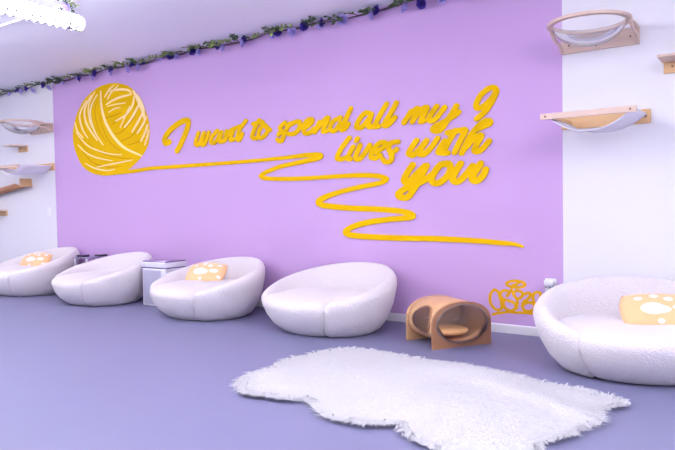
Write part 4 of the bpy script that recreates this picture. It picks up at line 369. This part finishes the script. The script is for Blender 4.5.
# ---------------- cat wall furniture ----------------
def dots(parent, pos, y=-.021, r=.007):
    for x, z in pos:
        b = MB(); b.prism([(x+r*cos(2*pi*k/10), z+r*sin(2*pi*k/10)) for k in range(10)], 1, y+.002, y-.003); b.build('screw', SCREW, parent)
def make_bowl():
    t = thing('cat_bowl_shelf', (-1.2, 0, 2.23))
    b = MB(); b.box(-.28, .28, -.02, 0, 0, .125); b.build('wall_board', BIRCH, t, bevel=.003)
    dots(t, [(-.02, .03), (.22, .06), (-.22, .06)])
    # oval ring
    b = MB(); rows = []
    for k in range(49):
        a = 2*pi*k/48; ca, sa = cos(a), sin(a)
        rows.append([(rx*ca, -.31+ry*sa, z) for rx, ry, z in ((.285,.29,.12),(.285,.29,.142),(.245,.25,.142),(.245,.25,.12))])
    b.grid(rows, closed=True); b.build('oval_ring', BIRCH, t, bevel=.003)
    # V shaped side arms
    arm = [(0,.125),(-.31,.13),(-.31,.112)]
    for k in range(9):
        u = k/8; arm.append((-.30+.28*u, .108-.108*u-.016*sin(u*2*pi)))
    arm += [(0,0),(0,.022)]
    for k in range(9):
        u = 1-k/8; arm.append((-.25+.235*u, .112-.088*u-.016*sin(u*2*pi)))
    arm += [(0,.112)]
    for x in (-.28, .262):
        b = MB(); b.prism(arm, 0, x, x+.018); b.build('side_arm', BIRCH, t)
    # clear bowl
    b = MB(); rows = []
    for i in range(13):
        f = i/12*pi/2; rr = cos(f); rows.append([(.25*rr*cos(2*pi*k/40), -.31+.255*rr*sin(2*pi*k/40), .138-.165*sin(f)) for k in range(40)])
    b.grid(rows, closed=True); b.build('clear_bowl', ACRYLIC2, t, smooth=True)
    b = MB(); b.tube([(.25*cos(2*pi*k/48), -.31+.255*sin(2*pi*k/48), .144) for k in range(49)], .005, 6); b.build('bowl_rim', ACRYLIC2, t, smooth=True)
    return tag(t, 'clear acrylic cat bowl on an oval wooden wall bracket at the top right', 'cat shelf')
bowl = make_bowl()
c = copy_tree(bowl); c.location = (-8.885, 0, 2.19)
tag(c, 'clear acrylic cat bowl on an oval wooden wall bracket left of the lilac paint', 'cat shelf')
def make_hammock():
    t = thing('cat_hammock_shelf', (-1.163, 0, 1.648))
    b = MB(); b.box(-.318, .318, -.02, 0, 0, .103); b.build('wall_board', BEECH, t, bevel=.003)
    dots(t, [(.285, .05), (-.285, .05)])
    b = MB(); b.box(-.318, .318, -.54, -.515, .026, .068); b.build('front_bar', BIRCH, t, bevel=.003)
    dots(t, [(.28, .047), (-.28, .047)], -.54)
    for x in (-.262, .235):
        b = MB(); b.box(x, x+.022, -.515, -.02, .034, .058); b.build('side_rail', BEECH, t)
    b = MB(); top = []; bot = []
    for i in range(25):
        q = -1 + i/12; z = .064 - .125*(1-abs(q)**2.2); x = .296*q
        top.append([(x, y, z + .012*sin((y+.27)*8)*(1-q*q)) for y in (-.505,-.4,-.3,-.2,-.1,-.032)])
    b.grid(top); o = b.build('canvas_sling', CANVAS, t, smooth=True)
    m = o.modifiers.new('thick', 'SOLIDIFY'); m.thickness = .006
    return tag(t, 'white canvas cat hammock slung under a wooden front bar, right end of wall', 'cat shelf')
ham = make_hammock()
c = copy_tree(ham); c.location.x = -8.918
tag(c, 'white canvas cat hammock with wooden bars on the white wall at far left', 'cat shelf')
def make_bracket():
    t = thing('cat_step_shelf', (-.635, 0, 1.99))
    b = MB(); b.box(-.126, .126, -.018, 0, 0, .075); b.build('wall_board', BEECH, t, bevel=.002)
    dots(t, [(-.07, .045), (.07, .045)], -.019)
    b = MB(); b.box(-.135, .135, -.25, 0, .075, .093); b.build('shelf_board', BIRCH, t, bevel=.003)
    return tag(t, 'small wooden cat step shelf cut by the right edge, between bowl and hammock height', 'cat shelf')
brk = make_bracket()
c = copy_tree(brk); c.location = (-9.42, 0, 1.955)
tag(c, 'small wooden cat step shelf between the bowl and the hammock at far left', 'cat shelf')
c = copy_tree(brk); c.location = (-10.08, 0, 1.0)
tag(c, 'lowest wooden cat step shelf, cut by the left edge above the first armchair', 'cat shelf')

t = thing('cat_ramp_shelf', (-9.22, 0, 1.49)); t.rotation_euler = (0, -.125, 0)
b = MB(); rows = []
for x, cut in ((-1.5, 0), (-.03, 0)):
    rows.append([(x - (.14 if x > -1 else 0)*(1-sin(a)) , -.09+.085*cos(a), .01-.07*sin(a)) for a in [pi*k/14 for k in range(15)]])
b.grid(rows); o = b.build('half_round_trough', BROWNPLY, t, smooth=True)
m = o.modifiers.new('thick', 'SOLIDIFY'); m.thickness = .014
b = MB(); b.box(-.03, 0, -.175, 0, -.06, .06); b.build('end_board', TANPLY, t, bevel=.003)
tag(t, 'brown half round wooden cat ramp sloping down left under the far left hammock', 'cat shelf')

# small wall plate
t = thing('wall_switch', (-8.79, 0, 1.0)); b = MB(); b.box(-.035, .035, -.008, 0, 0, .115); b.build('plate', PLASTIC, t, bevel=.002)
b = MB(); b.box(-.012, .012, -.014, -.008, .035, .08); b.build('rocker', SILVER2, t)
tag(t, 'small white wall switch plate just left of the lilac paint', 'switch')

# ---------------- armchairs ----------------
A, B = .655, .56
def hgt(f):
    c = (1+cos(f))/2
    return .302 + .243*max(0, (c-.125)/.875)**.95
PROF = ((.66,0),(.69,.0),(.76,.05),(.87,.25),(.945,.48),(.985,.70),(1.0,.82),(.996,.90),(.972,.965),(.935,1.0),(.89,.995),(.85,.95),(.815,.86),(.78,.72),(.745,.56),(.71,.40),(.67,.2),(.64,.04))
FE = 2.42
def make_chair():
    t = thing('tub_armchair')
    b = MB(); rows = []; N = 60
    for i in range(N+1):
        f = -FE + 2*FE*i/N
        e = (FE-abs(f))/.07; sh = 1.0 if e >= 1 else math.sqrt(max(0, 1-(1-e)**2))*.16+.84
        h = hgt(f); cr = .83; cz = .42*h
        row = []
        for r, z in PROF:
            zz = z*h; rr = cr + (r-cr)*sh; zz = cz + (zz-cz)*sh
            bulge = 1 + .004*sin(f*9+z*4)
            row.append((A*rr*bulge*sin(f), B*rr*bulge*cos(f), max(.0, zz)))
        rows.append(row)
    b.grid(rows, closed=True); n = len(PROF)
    b.f.append(tuple(range(n))); b.m.append(0); b.f.append(tuple(range(N*n, N*n+n))); b.m.append(0)
    b.build('backrest', BOUCLE, t, smooth=True)
    b = MB(); rows = []; K = 96
    def q(f):
        a = abs((f + pi) % (2*pi) - pi); s = min(1, max(0, (a-2.3)/.16)); s = s*s*(3-2*s)
        return .80 + .178*s
    for r, z in ((0,.0),(.5,.0),(.66,.0),(.72,.012),(.85,.07),(.94,.14),(.992,.215),(1.0,.245),(.98,.275),(.92,.298),(.8,.315),(.6,.322),(.3,.326),(0,.327)):
        row = []
        for k in range(K):
            f = 2*pi*k/K; qq = q(f); zz = z*(1+.012*sin(3*f+1))
            row.append((A*r*qq*sin(f), B*r*qq*cos(f), zz))
        rows.append(row)
    b.grid(rows, closed=True); b.build('seat_cushion', BOUCLE, t, smooth=True)
    return t
chair = make_chair()
G = 'white tub armchairs along the wall'
SPOTS = [(-8.22,-.60,-.2,1.04,'white boucle tub armchair at far left, holding a paw print cushion'),
         (-6.66,-.60,-.22,1.0,'white boucle tub armchair without a cushion, between the side table and the bin'),
         (-4.88,-.60,-.2,1.0,'white boucle tub armchair holding a paw print cushion, right of the silver bin'),
         (-3.36,-.58,-.22,1.0,'empty white boucle tub armchair beside the wooden cat house'),
         (-.80,-.68,.35,1.0,'white boucle tub armchair nearest the camera, at the right edge')]
chairs = []
for i, (x, y, rz, s, lb) in enumerate(SPOTS):
    o = chair if i == 0 else copy_tree(chair)
    o.location = (x, y, 0); o.rotation_euler = (0, 0, rz); o.scale = (s, s, s)
    tag(o, lb, 'armchair', G); chairs.append(o)

# ---------------- paw cushions ----------------
def paw_material():
    m = bpy.data.materials.new('apricot_plush_with_paw_print'); m.use_nodes = True; nt = m.node_tree; bs = nt.nodes['Principled BSDF']
    bs.inputs['Roughness'].default_value = .95; bs.inputs['Specular IOR Level'].default_value = .1; bs.inputs['Sheen Weight'].default_value = .3
    tc = nt.nodes.new('ShaderNodeTexCoord'); sp = nt.nodes.new('ShaderNodeSeparateXYZ'); nt.links.new(tc.outputs['Object'], sp.inputs[0])
    acc = None
    def mth(op, a, b_=None, c=None):
        n = nt.nodes.new('ShaderNodeMath'); n.operation = op
        for i, v in enumerate((a, b_, c)):
            if v is None: continue
            if isinstance(v, (int, float)): n.inputs[i].default_value = v
            else: nt.links.new(v, n.inputs[i])
        return n.outputs[0]
    for cx, cz, rx, rz in ((-.05,-.015,.07,.042),(-.02,-.02,.07,.03),(-.125,.065,.024,.016),(-.03,.088,.026,.017),(.05,.062,.027,.018),(.115,-.005,.05,.024),(.155,.075,.026,.016),(-.015,-.1,.02,.014),(.19,-.07,.022,.016)):
        u = mth('DIVIDE', mth('SUBTRACT', sp.outputs[0], cx), rx); v = mth('DIVIDE', mth('SUBTRACT', sp.outputs[2], cz), rz)
        d = mth('ADD', mth('MULTIPLY', u, u), mth('MULTIPLY', v, v))
        s = mth('SUBTRACT', 1.25, d); s = mth('MULTIPLY', s, 2.0)
        n = nt.nodes.new('ShaderNodeClamp'); nt.links.new(s, n.inputs[0]); s = n.outputs[0]
        acc = s if acc is None else mth('MAXIMUM', acc, s)
    mx = nt.nodes.new('ShaderNodeMix'); mx.data_type = 'RGBA'; mx.inputs[6].default_value = lin((244, 190, 142)); mx.inputs[7].default_value = lin((246, 236, 244))
    nt.links.new(acc, mx.inputs[0]); nt.links.new(mx.outputs[2], bs.inputs['Base Color'])
    n = nt.nodes.new('ShaderNodeTexNoise'); n.inputs['Scale'].default_value = 160; bp = nt.nodes.new('ShaderNodeBump'); bp.inputs['Strength'].default_value = .4; bp.inputs['Distance'].default_value = .008
    nt.links.new(tc.outputs['Object'], n.inputs['Vector']); nt.links.new(n.outputs[0], bp.inputs['Height']); nt.links.new(bp.outputs[0], bs.inputs['Normal'])
    return m
PAW = paw_material()
def make_pillow():
    b = MB(); rows = []
    W2, H2, T = .215, .125, .06
    def half(sgn):
        R_ = []
        for j in range(17):
            v = -1 + j/8; row = []
            for i in range(25):
                u = -1 + i/12
                k = (1-.5*v*v)**.5; k2 = (1-.5*u*u)**.5        # square mapped to a rounded one
                x = W2*(.62*u + .38*u*k*1.25); z = H2*(.62*v + .38*v*k2*1.25)
                th = T*max(0, (1-abs(u)**2.6)*(1-abs(v)**2.4))**.5
                row.append((x, sgn*th, z))
            R_.append(row)
        return R_
    b.grid(half(-1)); b.grid(half(1))
    o = b.build('paw_cushion', PAW, smooth=True, fixn=False)
    bm = bmesh.new(); bm.from_mesh(o.data); bmesh.ops.remove_doubles(bm, verts=bm.verts, dist=.0004); bmesh.ops.recalc_face_normals(bm, faces=bm.faces); bm.to_mesh(o.data); bm.free()
    return o
pil = make_pillow()
PSPOT = [(-5.03,-.47,.392,.25,-.8,'apricot cushion with white paw prints on the third armchair, right of the bin'),
         (-8.40,-.44,.392,.3,-.8,'apricot paw print cushion in the far left armchair'),
         (-.68,-.71,.388,.4,-.8,'apricot cushion with white paw prints on the armchair at the right edge')]
for i, (x, y, z, rz, rx, lb) in enumerate(PSPOT):
    o = pil if i == 0 else pil.copy()
    if i: C.objects.link(o)
    o.location = (x, y, z); o.rotation_euler = (rx, 0, rz)
    tag(o, lb, 'cushion', 'paw print cushions')

# ---------------- bin and side table ----------------
t = thing('waste_bin', (-5.76, -.42, 0))
b = MB(); b.box(-.2, .2, -.15, .15, 0, .42); b.build('body', SILVER2, t, bevel=.012)
b = MB(); b.box(-.175, .12, -.153, -.15, .02, .40); b.build('front_panel', SILVER, t)
b = MB(); b.box(-.202, .202, -.152, .152, .42, .43); b.build('dark_seam', PLUM, t)
b = MB(); b.box(-.205, .205, -.155, .155, .43, .488); b.build('lid_band', SILVER2, t, bevel=.006)
b = MB(); b.box(-.165, -.145, -.158, -.155, .45, .47); b.build('latch', SILVER, t)
b = MB(); b.box(-.195, .195, -.145, .145, .488, .5); b.build('lid_top', PLUM, t, bevel=.004)
tag(t, 'square silver bin with a dark plum lid between the second and third armchairs', 'bin')

t = thing('side_table', (-7.445, -.225, 0))
b = MB(); b.box(-.14, .14, -.165, .165, .455, .47); b.build('table_top', mat('smoky_silver', (150, 142, 178), .3, .3), t, bevel=.003)
for x in (-.135, .115):
    for y in (-.16, .14):
        b = MB(); b.box(x, x+.02, y, y+.02, 0, .455); b.build('leg', SILVER2, t)
b = MB(); b.box(-.13, .13, -.155, .155, .34, .35); b.build('lower_shelf', BLACK, t)
tag(t, 'low silver side table half hidden between the first and second armchairs', 'side table')
for i, (x, y, rz, w, d, h, lb) in enumerate(((-7.51,-.30,.15,.13,.1,.022,'dark flat case lying on the front corner of the silver side table'),
                                         (-7.385,-.12,-.1,.14,.11,.02,'dark flat case lying at the back of the silver side table'))):
    t2 = thing('flat_case', (x, y, .47), rz); b = MB(); b.box(-w/2, w/2, -d/2, d/2, 0, h); b.build('case_body', BLACK, t2, bevel=.004)
    b = MB(); b.box(-w/2+.01, w/2-.01, -d/2+.01, d/2-.01, h, h+.002); b.build('case_face', PLUM, t2)
    tag(t2, lb, 'case')

# ---------------- outlet ----------------
t = thing('wall_outlet', (-1.575, 0, .36))
b = MB(); b.box(-.045, .045, -.007, 0, 0, .115); b.build('plate', PLASTIC, t, bevel=.002)
for z in (.022, .068):
    b = MB(); b.box(-.018, .018, -.01, -.007, z, z+.028); s_ = b.build('socket', PLASTIC, t)
    for x in (-.008, .008):
        b = MB(); b.box(x-.002, x+.002, -.0108, -.01, z+.01, z+.022); b.build('slot', DARK, s_)
tag(t, 'white wall outlet plate at the lower right edge of the lilac paint', 'outlet')
t = thing('plug_in_adapter', (-1.58, -.0108, .425))
b = MB(); b.box(-.035, .035, -.05, 0, 0, .04); b.build('body', PLASTIC, t, bevel=.01)
b = MB(); b.box(-.03, .03, -.045, -.006, -.022, 0); b.build('underside', SILVER, t, bevel=.004)
for x in (-.017, .012):
    b = MB(); b.tube([(x,-.045,-.012),(x,-.049,-.012)], .0055, 8); b.build('port', DARK, t)
tag(t, 'white plug-in adapter with dark ports plugged into the wall outlet', 'plug adapter')

# ---------------- wooden cat house ----------------
def make_house():
    # local x = width of the end panels, local y = depth (axis), front end at -y
    t = thing('cat_house', (-2.215, -.55, 0), 0)
    rx, rz, cz = .262, .163, .178
    def sup(a, k=1.0, e=2.25):
        ca, sa = cos(a), sin(a); return (rx*k*math.copysign(abs(ca)**(2/e), ca), cz + rz*k*math.copysign(abs(sa)**(2/e), sa))
    N = 64
    D = .185
    # end panels: oval top, straight feet
    def panel(y0, y1, hole, m):
        outer = [sup(pi*k/40) for k in range(41)]        # right, over the top, to left
        outer = [(rx, .0)] + outer + [(-rx, .0)]
        b = MB()
        if hole:
            n = len(outer); inner = []
            angs = []
            for (x, z) in outer:
                a = math.atan2((z-cz)/rz, x/rx)
                inner.append((rx*.83*cos(a), cz + rz*.85*sin(a)))
            # foot edge closes beneath, subdivide
            foot = [(-rx + 2*rx*k/16, 0) for k in range(1, 16)]
            for (x, z) in foot:
                a = math.atan2((z-cz)/rz, x/rx); outer.append((x, z)); inner.append((rx*.83*cos(a), cz + rz*.85*sin(a)))
            rows = []
            for k in range(len(outer)):
                o_, i_ = outer[k], inner[k]
                rows.append([(o_[0], y0, o_[1]), (o_[0], y1, o_[1]), (i_[0], y1, i_[1]), (i_[0], y0, i_[1])])
            rows.append(rows[0]); b.grid(rows, closed=True)
        else:
            b.prism(outer, 1, y0, y1)
        return b.build('end_panel', m, t)
    panel(-D-.02, -D, True, BROWNPLY); panel(D, D+.02, False, TANPLY)
    # shell
    b = MB(); rows = []
    for y in (-D, -D*.33, D*.33, D):
        rows.append([(sup(2*pi*k/N, .985)[0], y, sup(2*pi*k/N, .985)[1]) for k in range(N)])
    b.grid(rows, closed=True); sh = b.build('barrel_shell', TANPLY, t, smooth=True)
    so = sh.modifiers.new('thick', 'SOLIDIFY'); so.thickness = .012; so.offset = -1
    # round side opening cut through the shell
    b = MB(); b.prism([(-.03+.128*cos(2*pi*k/40), .2+.098*sin(2*pi*k/40)) for k in range(40)], 0, -.45, -.1); cut = b.build('cutter', TANPLY, t)
    bo = sh.modifiers.new('hole', 'BOOLEAN'); bo.operation = 'DIFFERENCE'; bo.object = cut; bo.solver = 'EXACT'
    bpy.context.view_layer.update()
    dg = bpy.context.evaluated_depsgraph_get(); me = bpy.data.meshes.new_from_object(sh.evaluated_get(dg))
    sh.modifiers.clear(); sh.data = me; bpy.data.objects.remove(cut)
    # rim and clear bubble of the side opening
    def side(a, s=1.0, out=0.0):
        y = -.03 + .128*s*cos(a); z = .2 + .098*s*sin(a); k = min(1, abs((z-cz)/rz/.985))
        return (-rx*.985*(1-k**2.25)**(1/2.25) - out, y, z)
    b = MB(); b.tube([side(2*pi*k/40, 1.0, .002) for k in range(41)], .008, 6); b.build('opening_rim', BROWNPLY, t, smooth=True)
    b = MB(); rows = []
    for i in range(8):
        f = i/7*pi/2; rows.append([side(2*pi*k/40, cos(f)*.97, .004+.03*sin(f)) for k in range(40)])
    b.grid(rows, closed=True); b.build('side_bubble', ACRYLIC, t, smooth=True)
    # clear dome on the front end
    b = MB(); rows = []
    for i in range(11):
        f = i/10*pi/2
        rows.append([(rx*.84*cos(f)*cos(2*pi*k/48), -D-.02-.125*sin(f), cz + rz*.86*cos(f)*sin(2*pi*k/48)) for k in range(48)])
    b.grid(rows, closed=True); b.build('clear_dome', ACRYLIC, t, smooth=True)
    b = MB(); rows = []
    for k in range(49):
        a = 2*pi*k/48; rows.append([(rx*s*cos(a), y, cz+rz*(s+.02)*sin(a)) for s, y in ((.90,-D-.02),(.90,-D-.026),(.83,-D-.026),(.83,-D-.02))])
    b.grid(rows, closed=True); b.build('dome_flange', ACRYLIC2, t, smooth=False)
    # cushion pad inside
    b = MB(); rows = []
    for s, z in ((0,.07),(.8,.07),(.95,.085),(.95,.1),(.8,.112),(0,.115)):
        rows.append([(.17*s*cos(2*pi*k/32), .145*s*sin(2*pi*k/32), z) for k in range(32)])
    b.grid(rows, closed=True); b.build('floor_pad', mat('apricot_pad', (236, 180, 120), .9), t, smooth=True)
    return tag(t, 'wooden oval barrel cat house with a clear dome end, standing before the lilac wall', 'cat house')
house = make_house()
house.rotation_euler = (0, 0, math.atan2(.85, .527))

# ---------------- sheepskin rug ----------------
rug = thing('sheepskin_rug', (-1.79, -1.875, 0))
P = [(x+1.8, y+1.85) for x, y in RUG]
def inside(x, y):
    c = False; j = len(P)-1
    for i in range(len(P)):
        if (P[i][1] > y) != (P[j][1] > y) and x < (P[j][0]-P[i][0])*(y-P[i][1])/(P[j][1]-P[i][1])+P[i][0]: c = not c
        j = i
    return c
b = MB(); b.prism([(x*.93, y*.90) for x, y in P], 2, .002, .022); b.build('hide', FUR, rug)
random.seed(11)
b = MB()
def blade(x, y, z, dx, dy, L, w):
    ln = math.hypot(dx, dy) or 1; dx, dy = dx/ln, dy/ln; px, py = -dy*w, dx*w
    pts = [(0, 0), (L*.45, .55), (L, .4)]; Hh = L*.38
    v = []
    for k, (d, hh) in enumerate(pts):
        s = (1, .8, .0)[k]
        if k < 2: v += [(x+dx*d+px*s, y+dy*d+py*s, z+hh*Hh), (x+dx*d-px*s, y+dy*d-py*s, z+hh*Hh)]
        else: v.append((x+dx*d, y+dy*d, z+hh*Hh*.8))
    b.add(v, [(0,1,3,2),(2,3,4)])
xs = [p[0] for p in P]; ys = [p[1] for p in P]
cnt = 0
while cnt < 34000:
    x, y = random.uniform(min(xs), max(xs)), random.uniform(min(ys), max(ys))
    if not inside(x, y): continue
    a = 2.2*sin(x*3.1+1.3*sin(y*4)) + 1.8*cos(y*3.7+x) + random.uniform(-1.1, 1.1)
    blade(x, y, .018, cos(a), sin(a), random.uniform(.04,.075), random.uniform(.002,.004)); cnt += 1
for i in range(len(P)):                        # fringe along the edge
    (x0, y0), (x1, y1) = P[i], P[(i+1) % len(P)]; L = math.hypot(x1-x0, y1-y0); nx, ny = (y1-y0)/L, -(x1-x0)/L
    if inside((x0+x1)/2+nx*.01, (y0+y1)/2+ny*.01): nx, ny = -nx, -ny
    for k in range(int(L*60)):                 # locks of a dozen strands each
        u = random.random(); j = random.uniform(-.7,.7); cl = random.uniform(.06,.105); zz = random.uniform(.003,.02)
        for q in range(14):
            w = random.uniform(-.011,.011); jj = j - w*22
            blade(x0+(x1-x0)*u-nx*.06-ny*w, y0+(y1-y0)*u-ny*.06+nx*w, zz+random.uniform(0,.006), nx-ny*jj, ny+nx*jj, cl*random.uniform(.7,1.05), random.uniform(.002,.004))
o = b.build('fur_pile', STRAND, rug, fixn=False); o['kind'] = 'stuff'
tag(rug, 'white shaggy sheepskin rug with a scalloped edge on the grey floor', 'rug')
